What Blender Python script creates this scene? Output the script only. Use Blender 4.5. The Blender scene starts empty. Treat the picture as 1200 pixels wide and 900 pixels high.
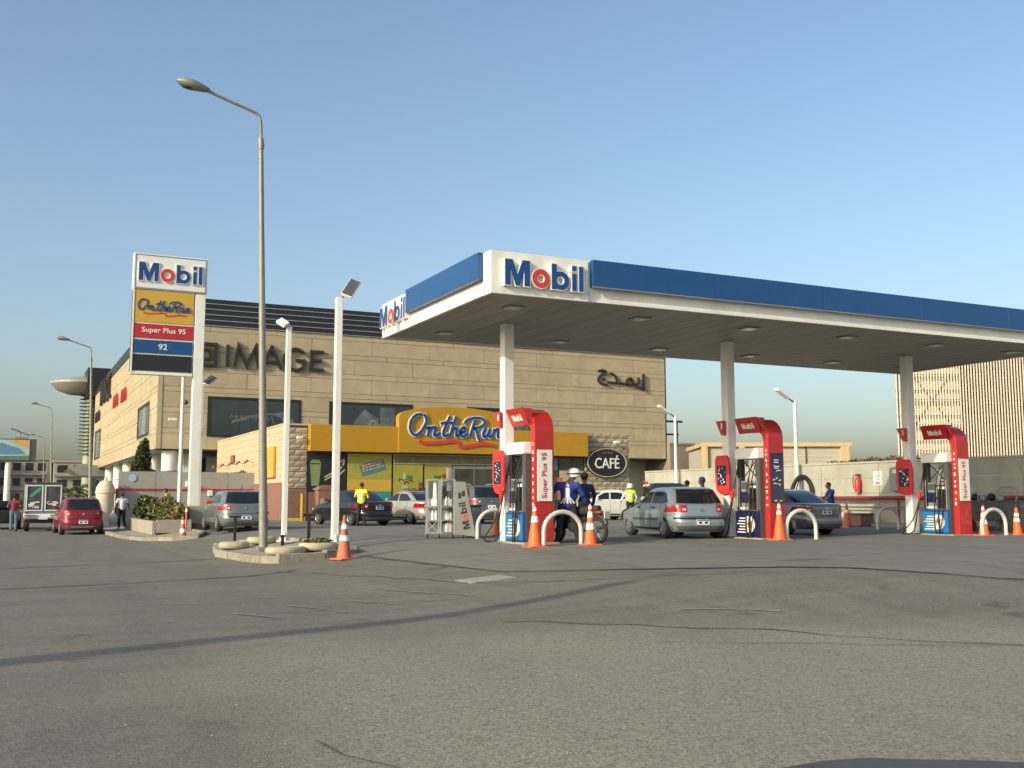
import bpy, bmesh, math, random
import numpy as np
from mathutils import Vector, Matrix
S = bpy.context.scene
rad = math.radians
# ---------------------------------------------------------------- camera
S.render.resolution_x, S.render.resolution_y = 1024, 768
HEAD = math.atan2(.4374, .8993)
cam = bpy.data.cameras.new('camera'); camo = bpy.data.objects.new('camera', cam)
S.collection.objects.link(camo); S.camera = camo
camo.location = (-11.39, -23.71, 1.08)
camo.rotation_euler = (rad(96.33), 0, -HEAD)
cam.sensor_width = 36; cam.lens = 36.48; cam.clip_start = .05; cam.clip_end = 3000
# ---------------------------------------------------------------- sky, sun, exposure
SUN_EL = 22.0
SUN_DIR = Vector((.9483, .3173, -math.tan(rad(SUN_EL)))).normalized()      # the way the light travels
W = bpy.data.worlds.new('World'); S.world = W; W.use_nodes = True
nt = W.node_tree; nt.nodes.clear()
sky = nt.nodes.new('ShaderNodeTexSky'); sky.sky_type = 'NISHITA'; sky.sun_disc = False
sky.sun_elevation = rad(SUN_EL); sky.sun_rotation = math.atan2(-SUN_DIR.x, -SUN_DIR.y)
sky.air_density = 1.15; sky.dust_density = 3.7; sky.ozone_density = 2.2; sky.altitude = 100
bg = nt.nodes.new('ShaderNodeBackground'); bg.inputs['Strength'].default_value = .15
wo = nt.nodes.new('ShaderNodeOutputWorld')
nt.links.new(sky.outputs[0], bg.inputs[0]); nt.links.new(bg.outputs[0], wo.inputs[0])
sl = bpy.data.lights.new('sun', 'SUN'); sl.energy = 2.8; sl.angle = rad(.6); sl.color = (1, .885, .62)
so = bpy.data.objects.new('sun', sl); S.collection.objects.link(so)
so.rotation_euler = SUN_DIR.to_track_quat('-Z', 'Y').to_euler()
S.view_settings.view_transform = 'Standard'; S.view_settings.look = 'None'
S.view_settings.exposure = .5; S.view_settings.gamma = 1
S.render.engine = 'CYCLES'
# ---------------------------------------------------------------- materials
MC = {}
def mat(name, col=(.5, .5, .5), rough=.6, metal=0., var=.12, scale=2.5, bump=0., bscale=25., spec=.5, coat=0., dirt=0., emit=0., rv=0.):
    if name in MC: return MC[name]
    m = bpy.data.materials.new(name); m.use_nodes = True
    n = m.node_tree.nodes; l = m.node_tree.links; b = n['Principled BSDF']
    b.inputs['Roughness'].default_value = rough; b.inputs['Metallic'].default_value = metal
    b.inputs['Specular IOR Level'].default_value = spec; b.inputs['Coat Weight'].default_value = coat
    b.inputs['Coat Roughness'].default_value = .06
    tc = n.new('ShaderNodeTexCoord'); oi = n.new('ShaderNodeObjectInfo')
    ad = n.new('ShaderNodeVectorMath'); ad.operation = 'ADD'
    sc = n.new('ShaderNodeVectorMath'); sc.operation = 'SCALE'; sc.inputs[3].default_value = 1.
    l.new(oi.outputs['Location'], sc.inputs[0]); l.new(tc.outputs['Object'], ad.inputs[0]); l.new(sc.outputs[0], ad.inputs[1])
    t = n.new('ShaderNodeTexNoise'); t.inputs['Scale'].default_value = scale; t.inputs['Detail'].default_value = 6
    t.inputs['Roughness'].default_value = .62
    l.new(ad.outputs[0], t.inputs['Vector'])
    r = n.new('ShaderNodeValToRGB'); e = r.color_ramp.elements
    e[0].position = .3; e[1].position = .72
    e[0].color = (*[max(0, c * (1 - var)) for c in col], 1); e[1].color = (*[min(1, c * (1 + var)) for c in col], 1)
    l.new(t.outputs['Fac'], r.inputs[0]); out = r.outputs[0]
    if dirt:
        t2 = n.new('ShaderNodeTexNoise'); t2.inputs['Scale'].default_value = .9; t2.inputs['Detail'].default_value = 8
        mp = n.new('ShaderNodeMapping'); mp.inputs['Scale'].default_value = (1.3, 1.3, .35)
        l.new(ad.outputs[0], mp.inputs[0]); l.new(mp.outputs[0], t2.inputs['Vector'])
        r2 = n.new('ShaderNodeValToRGB'); r2.color_ramp.elements[0].position = .5; r2.color_ramp.elements[1].position = .75
        l.new(t2.outputs['Fac'], r2.inputs[0])
        mx = n.new('ShaderNodeMix'); mx.data_type = 'RGBA'; mu = n.new('ShaderNodeMath'); mu.operation = 'MULTIPLY'; mu.inputs[1].default_value = dirt
        l.new(r2.outputs[0], mu.inputs[0]); l.new(mu.outputs[0], mx.inputs[0]); l.new(out, mx.inputs[6])
        mx.inputs[7].default_value = (.16, .13, .09, 1); out = mx.outputs[2]
    if rv:
        m1 = n.new('ShaderNodeMapRange'); m1.inputs[3].default_value = 1 - rv; m1.inputs[4].default_value = 1 + rv * .7; l.new(oi.outputs['Random'], m1.inputs[0])
        hs = n.new('ShaderNodeHueSaturation'); l.new(m1.outputs[0], hs.inputs['Value']); l.new(out, hs.inputs['Color']); out = hs.outputs[0]
    l.new(out, b.inputs['Base Color'])
    rr = n.new('ShaderNodeMapRange'); rr.inputs[3].default_value = max(.02, rough - .08); rr.inputs[4].default_value = min(1, rough + .1)
    l.new(t.outputs['Fac'], rr.inputs[0]); l.new(rr.outputs[0], b.inputs['Roughness'])
    if bump:
        tb = n.new('ShaderNodeTexNoise'); tb.inputs['Scale'].default_value = bscale; tb.inputs['Detail'].default_value = 5
        l.new(ad.outputs[0], tb.inputs['Vector'])
        bp = n.new('ShaderNodeBump'); bp.inputs['Strength'].default_value = min(1, bump); bp.inputs['Distance'].default_value = .02
        l.new(tb.outputs['Fac'], bp.inputs['Height']); l.new(bp.outputs[0], b.inputs['Normal'])
    if emit:
        l.new(out, b.inputs['Emission Color']); b.inputs['Emission Strength'].default_value = emit
    MC[name] = m; return m
M = dict(
    white=lambda: mat('white_paint', (.76, .76, .70), .45, var=.06, dirt=.22),
    steelwhite=lambda: mat('white_panel', (.74, .75, .74), .35, var=.04, dirt=.08),
    blue=lambda: mat('blue_panel', (.010, .068, .215), .32, var=.08, coat=.2),
    lblue=lambda: mat('letter_blue', (.012, .06, .22), .35, var=.06),
    lred=lambda: mat('letter_red', (.55, .05, .035), .4, var=.06),
    red=lambda: mat('red_panel', (.42, .022, .022), .35, var=.07, coat=.25),
    pred=lambda: mat('bright_red_plastic', (.62, .035, .03), .4, var=.05),
    soffit=lambda: mat('soffit_metal', (.30, .29, .27), .5, var=.08, dirt=.15, rv=.07),
    black=lambda: mat('black_plastic', (.018, .018, .02), .5, var=.2),
    rubber=lambda: mat('black_rubber', (.022, .021, .02), .8, var=.25, bump=.2),
    chrome=lambda: mat('bright_metal', (.55, .56, .57), .3, 1., var=.08),
    grey=lambda: mat('grey_metal', (.28, .29, .29), .5, .3, var=.1),
    dgrey=lambda: mat('dark_grey_panel', (.07, .072, .075), .5, var=.12),
    galv=lambda: mat('galvanised_steel', (.25, .25, .225), .55, .3, var=.14, scale=4),
    hoop=lambda: mat('grey_white_pipe_paint', (.56, .57, .54), .5, var=.1, dirt=.3),
    orange=lambda: mat('orange_cone_plastic', (.80, .13, .03), .5, var=.08, dirt=.12),
    oldorange=lambda: mat('faded_orange_plastic', (.48, .14, .07), .65, var=.18, dirt=.55),
    reflect=lambda: mat('reflective_white_tape', (.85, .85, .8), .35, var=.05, dirt=.1),
    cladding=lambda: mat('beige_cladding', (.415, .35, .225), .72, var=.11, scale=1.2, bump=.12, bscale=14, dirt=.12, rv=.07),
    claddark=lambda: mat('cladding_joint', (.12, .10, .075), .9),
    stone=lambda: mat('rough_cream_stone', (.38, .315, .225), .9, var=.16, scale=9, bump=.8, bscale=22, rv=.14),
    pinkst=lambda: mat('smooth_cream_stone', (.50, .40, .27), .8, var=.08, scale=4, bump=.2, dirt=.08, rv=.05),
    basest=lambda: mat('brown_base_stone', (.22, .115, .085), .7, var=.18, scale=7),
    yellow=lambda: mat('yellow_fascia', (.44, .235, .010), .42, var=.05, coat=.1),
    ysign=lambda: mat('yellow_sign_film', (.56, .35, .05), .45, var=.05),
    glass=lambda: mat('dark_glass', (.025, .038, .042), .07, var=.3, scale=.6, spec=.8),
    carglass=lambda: mat('car_glass', (.012, .016, .018), .05, var=.2, spec=.7),
    shopglass=lambda: mat('shop_glass', (.05, .052, .04), .12, var=.5, scale=1.2, spec=.7),
    frame=lambda: mat('dark_window_frame', (.02, .022, .024), .4, var=.1),
    louver=lambda: mat('dark_louver_metal', (.028, .029, .033), .45, .3, var=.15),
    louvlite=lambda: mat('louver_edge_metal', (.36, .37, .38), .4, .3, var=.1),
    concrete=lambda: mat('rough_concrete', (.31, .29, .23), .9, var=.14, scale=5, bump=.5, bscale=30, dirt=.3),
    kerb=lambda: mat('worn_kerb_stone', (.25, .235, .185), .92, var=.22, scale=6, bump=.6, bscale=25, dirt=.45, rv=.18),
    paving=lambda: mat('pavement_tiles', (.27, .255, .215), .9, var=.16, scale=3, bump=.3),
    wallp=lambda: mat('pale_boundary_wall_paint', (.365, .37, .305), .85, var=.10, scale=1.5, bump=.15, dirt=.3, rv=.04),
    greywall=lambda: mat('grey_wall_paint', (.30, .30, .285), .85, var=.08, bump=.1, dirt=.15),
    skin=lambda: mat('brown_skin', (.20, .10, .06), .55, var=.08),
    hair=lambda: mat('black_hair', (.012, .010, .009), .7, var=.2),
    leafd=lambda: mat('dark_green_leaf', (.045, .065, .018), .6, var=.3, scale=1.5),
    leafl=lambda: mat('light_green_leaf', (.10, .125, .03), .6, var=.3, scale=1.5),
    leafr=lambda: mat('reddish_leaf', (.16, .10, .035), .65, var=.3, scale=1.5),
    bark=lambda: mat('brown_bark', (.12, .085, .055), .9, var=.3, bump=.6),
    plate=lambda: mat('number_plate_white', (.7, .7, .68), .4, var=.05),
    plateb=lambda: mat('number_plate_blue', (.06, .2, .45), .4, var=.05),
    tail=lambda: mat('red_tail_lamp', (.32, .012, .015), .15, var=.15, coat=.6),
    tailw=lambda: mat('clear_lamp', (.6, .55, .5), .15, var=.15, coat=.5),
    rim=lambda: mat('alloy_rim', (.42, .42, .42), .35, .8, var=.12),
    hivis=lambda: mat('hi_vis_yellow', (.62, .80, .04), .7, var=.08, scale=8),
    navy=lambda: mat('navy_cloth', (.022, .03, .10), .85, var=.2, scale=9),
    rblue=lambda: mat('royal_blue_cloth', (.02, .045, .30), .8, var=.18, scale=9),
    dark=lambda: mat('black_cloth', (.016, .016, .02), .85, var=.2, scale=9),
    whitec=lambda: mat('white_cloth', (.72, .72, .70), .8, var=.07, scale=9),
    denim=lambda: mat('denim_cloth', (.10, .15, .22), .85, var=.2, scale=9),
    maroon=lambda: mat('maroon_cloth', (.17, .025, .045), .85, var=.2, scale=9),
    yellc=lambda: mat('yellow_cloth', (.62, .42, .05), .8, var=.12, scale=9),
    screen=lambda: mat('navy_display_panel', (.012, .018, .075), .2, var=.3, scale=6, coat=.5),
    cream=lambda: mat('cream_film', (.42, .38, .24), .4, var=.1),
    filmg=lambda: mat('yellow_green_window_film', (.34, .32, .05), .35, var=.1, scale=1.2, coat=.3),
    teal=lambda: mat('teal_window_film', (.03, .25, .28), .35, var=.08),
    beige=lambda: mat('far_beige_render', (.50, .38, .21), .85, var=.06),
    farb=lambda: mat('far_brown_render', (.25, .205, .16), .85, var=.08),
    farg=lambda: mat('far_grey_render', (.24, .235, .21), .85, var=.1),
    slat=lambda: mat('pale_screen_slat', (.62, .58, .46), .7, var=.08),
    slatd=lambda: mat('dark_screen_frame', (.10, .07, .06), .7, var=.12),
    silver=lambda: mat('letter_bronze', (.035, .03, .026), .5, .2, var=.1),
)
M['boothwall'] = lambda: mat('cream_render', (.62, .55, .40), .8, var=.08, dirt=.15)
M['railred'] = lambda: mat('dark_red_pipe_paint', (.22, .022, .025), .45, var=.1, dirt=.2)
M['darkleaf'] = lambda: mat('conifer_leaf', (.030, .042, .014), .7, var=.3, scale=1.5)
def mt(k): return M[k]() if isinstance(k, str) else k
# ---------------------------------------------------------------- object helpers
COL = S.collection
def link(o, parent=None):
    COL.objects.link(o)
    if parent: o.parent = parent
    return o
def tag(o, label=None, cat=None, group=None, kind=None):
    if label: o['label'] = label
    if cat: o['category'] = cat
    if group: o['group'] = group
    if kind: o['kind'] = kind
    return o
def thing(name, label, cat, loc=(0, 0, 0), rz=0., group=None):
    o = bpy.data.objects.new(name, None); o.empty_display_size = .3; link(o)
    o.location = loc; o.rotation_euler = (0, 0, rz)
    return tag(o, label, cat, group)
def kids(o): return [c for c in bpy.data.objects if c.parent == o]
def copy_tree(o, parent=None, childmap=None):
    if childmap is None:
        childmap = {}
        for c in bpy.data.objects:
            if c.parent: childmap.setdefault(c.parent.name, []).append(c)
    c = o.copy(); COL.objects.link(c); c.parent = parent
    for k in childmap.get(o.name, []): copy_tree(k, c, childmap)
    return c
class MB:
    def __init__(s): s.v = []; s.f = []; s.mi = []; s.m = 0; s.sm = []; s.smooth = False
    def face(s, ids): s.f.append(tuple(ids)); s.mi.append(s.m); s.sm.append(s.smooth)
    def addv(s, p): s.v.append(tuple(p)); return len(s.v) - 1
    def box(s, x0, x1, y0, y1, z0, z1):
        b = len(s.v)
        for z in (z0, z1):
            for x, y in ((x0, y0), (x1, y0), (x1, y1), (x0, y1)): s.v.append((x, y, z))
        for q in ((3, 2, 1, 0), (4, 5, 6, 7), (0, 1, 5, 4), (1, 2, 6, 5), (2, 3, 7, 6), (3, 0, 4, 7)): s.face([b + i for i in q])
        return s
    def obox(s, c, ax, ay, az):      # oriented box, half-vectors
        c, ax, ay, az = map(Vector, (c, ax, ay, az)); b = len(s.v)
        for k in (-1, 1):
            for i, j in ((-1, -1), (1, -1), (1, 1), (-1, 1)): s.v.append(tuple(c + ax * i + ay * j + az * k))
        for q in ((3, 2, 1, 0), (4, 5, 6, 7), (0, 1, 5, 4), (1, 2, 6, 5), (2, 3, 7, 6), (3, 0, 4, 7)): s.face([b + i for i in q])
        return s
    def prism(s, poly, o, u, v, n, d):   # 2D polygon placed at o + a*u + b*v, thickness d along n
        o, u, v, n = map(Vector, (o, u, v, n)); b = len(s.v); k = len(poly)
        for dd in (0, d):
            for a, c in poly: s.v.append(tuple(o + u * a + v * c + n * dd))
        s.face([b + i for i in range(k)][::-1]); s.face([b + k + i for i in range(k)])
        for i in range(k):
            j = (i + 1) % k; s.face((b + i, b + j, b + k + j, b + k + i))
        return s
    def strip(s, L, Rr, o, u, v, n, d, closed=False):    # ribbon between two 2D polylines, thickness d
        o, u, v, n = map(Vector, (o, u, v, n)); b = len(s.v); k = len(L)
        for dd in (0, d):
            for P in (L, Rr):
                for a, c in P: s.v.append(tuple(o + u * a + v * c + n * dd))
        N = k if closed else k - 1
        for i in range(N):
            j = (i + 1) % k
            s.face((b + i, b + k + i, b + k + j, b + j))
            s.face((b + 2 * k + i, b + 2 * k + j, b + 3 * k + j, b + 3 * k + i))
            s.face((b + i, b + j, b + 2 * k + j, b + 2 * k + i)); s.face((b + k + i, b + 3 * k + i, b + 3 * k + j, b + k + j))
        if not closed:
            s.face((b, b + 2 * k, b + 3 * k, b + k)); s.face((b + k - 1, b + 2 * k - 1, b + 4 * k - 1, b + 3 * k - 1))
        return s
    def cyl(s, p0, p1, r0, r1=None, n=12, cap=True):
        if r1 is None: r1 = r0
        return s.tube([p0, p1], [r0, r1], n, cap)
    def tube(s, pts, r, n=8, cap=True, closed=False):
        pts = [Vector(p) for p in pts]; k = len(pts)
        rs = r if isinstance(r, (list, tuple)) else [r] * k
        t0 = (pts[1] - pts[0]).normalized(); up = Vector((0, 0, 1)) if abs(t0.z) < .9 else Vector((0, 1, 0))
        a = t0.cross(up).normalized(); b0 = len(s.v); sm = s.smooth; s.smooth = True
        for i, p in enumerate(pts):
            if closed: t = (pts[(i + 1) % k] - pts[i - 1]).normalized()
            elif i == 0: t = t0
            elif i == k - 1: t = (pts[-1] - pts[-2]).normalized()
            else: t = ((pts[i + 1] - p).normalized() + (p - pts[i - 1]).normalized()).normalized()
            a = (a - t * a.dot(t)).normalized(); b = t.cross(a)
            for j in range(n):
                th = 2 * math.pi * j / n; s.v.append(tuple(p + (a * math.cos(th) + b * math.sin(th)) * rs[i]))
        N = k if closed else k - 1
        for i in range(N):
            i2 = (i + 1) % k
            for j in range(n):
                j2 = (j + 1) % n; s.face((b0 + i * n + j, b0 + i * n + j2, b0 + i2 * n + j2, b0 + i2 * n + j))
        s.smooth = False
        if cap and not closed:
            s.face([b0 + j for j in range(n)][::-1]); s.face([b0 + (k - 1) * n + j for j in range(n)])
        s.smooth = sm; return s
    def lathe(s, prof, o=(0, 0, 0), ax=(0, 0, 1), n=20, cap=True):    # prof: (radius, height)
        ax = Vector(ax).normalized(); o = Vector(o)
        a = ax.orthogonal().normalized(); b = ax.cross(a); b0 = len(s.v); sm = s.smooth; s.smooth = True
        for r, h in prof:
            for j in range(n):
                th = 2 * math.pi * j / n; s.v.append(tuple(o + ax * h + (a * math.cos(th) + b * math.sin(th)) * r))
        for i in range(len(prof) - 1):
            for j in range(n):
                j2 = (j + 1) % n; s.face((b0 + i * n + j, b0 + i * n + j2, b0 + (i + 1) * n + j2, b0 + (i + 1) * n + j))
        s.smooth = False
        if cap:
            s.face([b0 + j for j in range(n)][::-1]); s.face([b0 + (len(prof) - 1) * n + j for j in range(n)])
        s.smooth = sm; return s
    def ball(s, c, r, n=12, k=8):
        r = r if isinstance(r, (tuple, list)) else (r, r, r); b0 = len(s.v); sm = s.smooth; s.smooth = True
        for i in range(k + 1):
            ph = math.pi * i / k
            for j in range(n):
                th = 2 * math.pi * j / n
                s.v.append((c[0] + r[0] * math.sin(ph) * math.cos(th), c[1] + r[1] * math.sin(ph) * math.sin(th), c[2] - r[2] * math.cos(ph)))
        for i in range(k):
            for j in range(n):
                j2 = (j + 1) % n; s.face((b0 + i * n + j, b0 + i * n + j2, b0 + (i + 1) * n + j2, b0 + (i + 1) * n + j))
        s.smooth = sm; return s
    def mesh(s, name, mats):
        me = bpy.data.meshes.new(name); me.from_pydata(s.v, [], s.f)
        for m in (mats if isinstance(mats, (list, tuple)) else [mats]): me.materials.append(mt(m))
        me.polygons.foreach_set('material_index', s.mi); me.polygons.foreach_set('use_smooth', s.sm)
        me.update(); return me
    def build(s, name, mats, parent=None, bevel=0., seg=2, smoothall=False):
        me = s.mesh(name, mats)
        bm = bmesh.new(); bm.from_mesh(me); bmesh.ops.recalc_face_normals(bm, faces=bm.faces)
        for e in bm.edges:
            if len(e.link_faces) != 2 or e.calc_face_angle(0) > .72: e.smooth = False
        bm.to_mesh(me); bm.free()
        o = link(bpy.data.objects.new(name, me), parent)
        if bevel:
            b = o.modifiers.new('bevel', 'BEVEL'); b.width = bevel; b.segments = seg; b.limit_method = 'ANGLE'; b.angle_limit = rad(40)
        return o
def part(name, m, parent, f, bevel=0., **k):
    b = MB(); f(b); return b.build(name, m, parent, bevel)
def boxpart(name, m, parent, x0, x1, y0, y1, z0, z1, bevel=0.):
    return MB().box(x0, x1, y0, y1, z0, z1).build(name, m, parent, bevel)
def freeze(o):      # apply modifiers
    dg = bpy.context.evaluated_depsgraph_get(); me = bpy.data.meshes.new_from_object(o.evaluated_get(dg))
    o.modifiers.clear(); o.data = me; return o
# frames for lettering: origin, right vector, up vector, outward normal
def catmull(P, k=6):
    if len(P) < 3: return list(P)
    out = []
    for i in range(len(P) - 1):
        p0 = P[max(i - 1, 0)]; p1 = P[i]; p2 = P[i + 1]; p3 = P[min(i + 2, len(P) - 1)]
        for j in range(k):
            t = j / k
            out.append(tuple(.5 * ((2 * p1[c]) + (-p0[c] + p2[c]) * t + (2 * p0[c] - 5 * p1[c] + 4 * p2[c] - p3[c]) * t * t + (-p0[c] + 3 * p1[c] - 3 * p2[c] + p3[c]) * t ** 3) for c in range(len(p1))))
    out.append(tuple(P[-1])); return out
def ribbon(mb, P, w, fr, d, off=0., smooth=True, taper=False):
    o, u, v, n = map(Vector, fr); o = o + n * off
    Q = catmull(P) if smooth else list(P); L = []; Rr = []; k = len(Q)
    for i, p in enumerate(Q):
        a = Q[max(i - 1, 0)]; b = Q[min(i + 1, k - 1)]; dx, dy = b[0] - a[0], b[1] - a[1]
        l = math.hypot(dx, dy) or 1; dx /= l; dy /= l
        ww = w / 2
        if taper: ww *= .45 + .55 * math.sin(math.pi * min(1, max(0, i / (k - 1))))
        if not smooth and 0 < i < k - 1:
            a1 = (p[0] - Q[i-1][0], p[1] - Q[i-1][1]); b1 = (Q[i+1][0] - p[0], Q[i+1][1] - p[1])
            la = math.hypot(*a1); lb = math.hypot(*b1); cosang = (a1[0] * b1[0] + a1[1] * b1[1]) / (la * lb)
            ww /= max(.35, math.sqrt(max(0, (1 + cosang) / 2)))
        L.append((p[0] - dy * ww, p[1] + dx * ww)); Rr.append((p[0] + dy * ww, p[1] - dx * ww))
    mb.strip(L, Rr, o, u, v, n, d)
def ring(mb, c, r0, r1, fr, d, off=0., n=28, sx=1., sy=1.):
    o, u, v, nn = map(Vector, fr); o = o + nn * off
    A = [(c[0] + sx * r1 * math.cos(2 * math.pi * i / n), c[1] + sy * r1 * math.sin(2 * math.pi * i / n)) for i in range(n)]
    B = [(c[0] + sx * r0 * math.cos(2 * math.pi * i / n), c[1] + sy * r0 * math.sin(2 * math.pi * i / n)) for i in range(n)]
    mb.strip(A, B, o, u, v, nn, d, closed=True)
def sc2(P, k, dx=0, dy=0): return [(x * k + dx, y * k + dy) for x, y in P]
def mobil(parent, fr, W, H, d, mats=('lblue', 'lred'), outline=True, one=False):
    """the five letters, each a part; fr origin = lower left of the M"""
    o, u, v, n = map(Vector, fr); kx = W / 3.32; res = []
    def X(P, g=0): return [(x * kx, y * H) for x, y in P]
    Mp = [(0, 0), (0, 1), (.3, 1), (.51, .42), (.72, 1), (1.02, 1), (1.02, 0), (.8, 0), (.8, .62), (.59, 0), (.43, 0), (.22, .62), (.22, 0)]
    def Mf(b, g, dd, off):
        oo = o + n * off
        for P in ([(0, 0), (.22, 0), (.22, 1), (0, 1)], [(.8, 0), (1.02, 0), (1.02, 1), (.8, 1)]):
            b.prism(X([(x + (g if x > P[0][0] else -g), y + (g if y > 0 else -g)) for x, y in P]), oo, u, v, n, dd)
        b.prism(X([(.22 + g, 1 + g), (.22 + g, .62 - g), (.43, -g), (.59, -g), (.8 - g, .62 - g), (.8 - g, 1 + g), (.72 - g, 1 + g), (.51, .42 + g), (.3 + g, 1 + g)]), oo - n * .001, u, v, n, dd)
    def of(b, g, dd, off): ring(b, (1.49 * kx, .36 * H), .19 - g * .8, .38 + g, (o, u * kx, v * H * 1., n), dd, off) if False else ring(b, (1.49, .36), .17 - g, .37 + g, (o, u * kx, v * H, n), dd, off)
    def bf(b, g, dd, off):
        b.prism(X([(1.95 - g, -g), (2.16 + g, -g), (2.16 + g, 1 + g), (1.95 - g, 1 + g)]), o + n * off, u, v, n, dd)
        ring(b, (2.33, .36), .17 - g, .37 + g, (o, u * kx, v * H, n), dd - .002, off)
    def iff(b, g, dd, off):
        b.prism(X([(2.83 - g, -g), (3.02 + g, -g), (3.02 + g, .7 + g), (2.83 - g, .7 + g)]), o + n * off, u, v, n, dd)
        b.prism(X([(2.83 - g, .8 - g), (3.02 + g, .8 - g), (3.02 + g, 1 + g), (2.83 - g, 1 + g)]), o + n * off, u, v, n, dd)
    def lf(b, g, dd, off): b.prism(X([(3.13 - g, -g), (3.32 + g, -g), (3.32 + g, 1 + g), (3.13 - g, 1 + g)]), o + n * off, u, v, n, dd)
    if one:
        b = MB()
        for i, f in enumerate((Mf, of, bf, iff, lf)):
            b.m = 1 if (i == 1 and len(mats) > 1) else 0; f(b, 0, d, 0)
        return b.build('lettering', list(mats), parent)
    for i, f in enumerate((Mf, of, bf, iff, lf)):
        b = MB(); b.m = 0; f(b, .035 if outline else 0, d, 0)
        b.m = 1; f(b, 0, .006, d)
        res.append(b.build('letter', ['white', mats[1] if i == 1 else mats[0]], parent))
    return res
OTR = [  # script strokes, metres
    [(640,156),(612,160),(588,188),(580,222),(584,254),(604,276),(630,262),(652,228),(664,196),(660,168),(648,156)],
    [(660,238),(682,228),(676,255),(672,277)], [(676,255),(695,230),(710,228),(710,248),(704,270),(716,276),(736,258)],
    [(790,160),(770,205),(755,250),(755,272),(768,276),(782,262)], [(738,205),(770,198),(806,200)],
    [(822,160),(805,215),(790,277)], [(796,252),(812,230),(826,232),(822,258),(824,275),(838,268)],
    [(838,256),(862,250),(872,234),(862,222),(846,238),(844,264),(858,277),(886,258)],
    [(922,182),(912,220),(896,278)], [(866,202),(880,180),(915,167),(955,166),(976,182),(968,206),(940,222),(912,226),(930,240),(940,275),(948,296)],
    [(982,222),(968,255),(974,275),(992,262),(1006,224)], [(1006,224),(998,262),(1008,276),(1020,262)],
    [(1030,226),(1018,277)], [(1024,252),(1042,228),(1054,232),(1048,260),(1052,276),(1066,266)]]
OTR = [[((x - 575) / 92, (278 - y) / 108) for x, y in s] for s in OTR]
SWOOSH = [((x - 575) / 92, (278 - y) / 108) for x, y in [(628,304),(650,318),(700,318),(770,310),(822,304),(838,318),(848,336),(890,332),(950,320),(1000,318),(1034,326)]]
def on_the_run(parent, fr, k, d, w=.15, split=True, outline=True):
    groups = [[0], [1, 2], [3, 4], [5, 6], [7], [8, 9], [10, 11], [12, 13]]
    if not split: groups = [list(range(14))]
    for g in groups:
        b = MB()
        for q, i in enumerate(g):
            P = sc2(OTR[i], k)
            if outline: b.m = 0; ribbon(b, P, (w + .07) * k, fr, d, .0015 * i)
            b.m = 1; ribbon(b, P, w * k, fr, .004, (d if outline else 0) + .022 + .0015 * i)
        b.build('letter' if split else 'lettering', ['white', 'lblue'], parent)
    b = MB(); ribbon(b, sc2(SWOOSH, k), .17 * k, fr, d, .001); b.build('red_underline', 'lred', parent)
def text(parent, s, fr, W, H, m, d=.006, name='lettering', bold=0.):
    cu = bpy.data.curves.new('t', 'FONT'); cu.body = s; cu.extrude = .01; cu.size = 1; cu.offset = bold; cu.resolution_u = 3
    ob = bpy.data.objects.new('t', cu); COL.objects.link(ob)
    dg = bpy.context.evaluated_depsgraph_get(); me = bpy.data.meshes.new_from_object(ob.evaluated_get(dg))
    bpy.data.objects.remove(ob)
    co = np.empty(len(me.vertices) * 3); me.vertices.foreach_get('co', co); co = co.reshape(-1, 3)
    lo = co.min(0); hi = co.max(0); o, u, v, n = [np.array(a, float) for a in fr]
    a = (co[:, 0] - lo[0]) / (hi[0] - lo[0]) * W; b = (co[:, 1] - lo[1]) / (hi[1] - lo[1]) * H; c = (co[:, 2] - lo[2]) / (hi[2] - lo[2]) * d
    P = o + a[:, None] * u + b[:, None] * v + c[:, None] * n
    me.vertices.foreach_set('co', P.astype(np.float32).ravel()); me.materials.clear(); me.materials.append(mt(m)); me.update(); me.name = name
    return link(bpy.data.objects.new(name, me), parent)
# ---------------------------------------------------------------- ground height
def ss(t):
    t = max(0., min(1., t)); return t * t * (3 - 2 * t)
def gz(X, Y):
    w = 8 - 3.4 * ss((Y + 4) / 12); return -.42 * (1 - ss((X + 7.2) / w) * ss((Y + 15.5) / 5))
def sheet(name, poly, dz, m, step=1., thick=0., parent=None):
    bm = bmesh.new(); f = bm.faces.new([bm.verts.new((x, y, 0)) for x, y in poly])
    xs = [p[0] for p in poly]; ys = [p[1] for p in poly]
    for ax, lo, hi in ((0, min(xs), max(xs)), (1, min(ys), max(ys))):
        a = math.ceil(lo / step) * step
        while a < hi:
            if -16 <= a <= 34 or abs(a % 10) < .01:
                co = (a, 0, 0) if ax == 0 else (0, a, 0); no = (1, 0, 0) if ax == 0 else (0, 1, 0)
                bmesh.ops.bisect_plane(bm, geom=bm.verts[:] + bm.edges[:] + bm.faces[:], plane_co=co, plane_no=no, dist=1e-5)
            a += step
    for v in bm.verts: v.co.z = gz(v.co.x, v.co.y) + dz
    bmesh.ops.triangulate(bm, faces=[f for f in bm.faces if len(f.verts) > 4])
    if thick:
        r = bmesh.ops.extrude_face_region(bm, geom=bm.faces[:])
        for g in r['geom']:
            if isinstance(g, bmesh.types.BMVert): g.co.z -= thick
    bmesh.ops.recalc_face_normals(bm, faces=bm.faces)
    if not thick:
        for f in bm.faces:
            if f.normal.z < 0: f.normal_flip()
    me = bpy.data.meshes.new(name); bm.to_mesh(me); bm.free(); me.materials.append(mt(m))
    return link(bpy.data.objects.new(name, me), parent)
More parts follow.
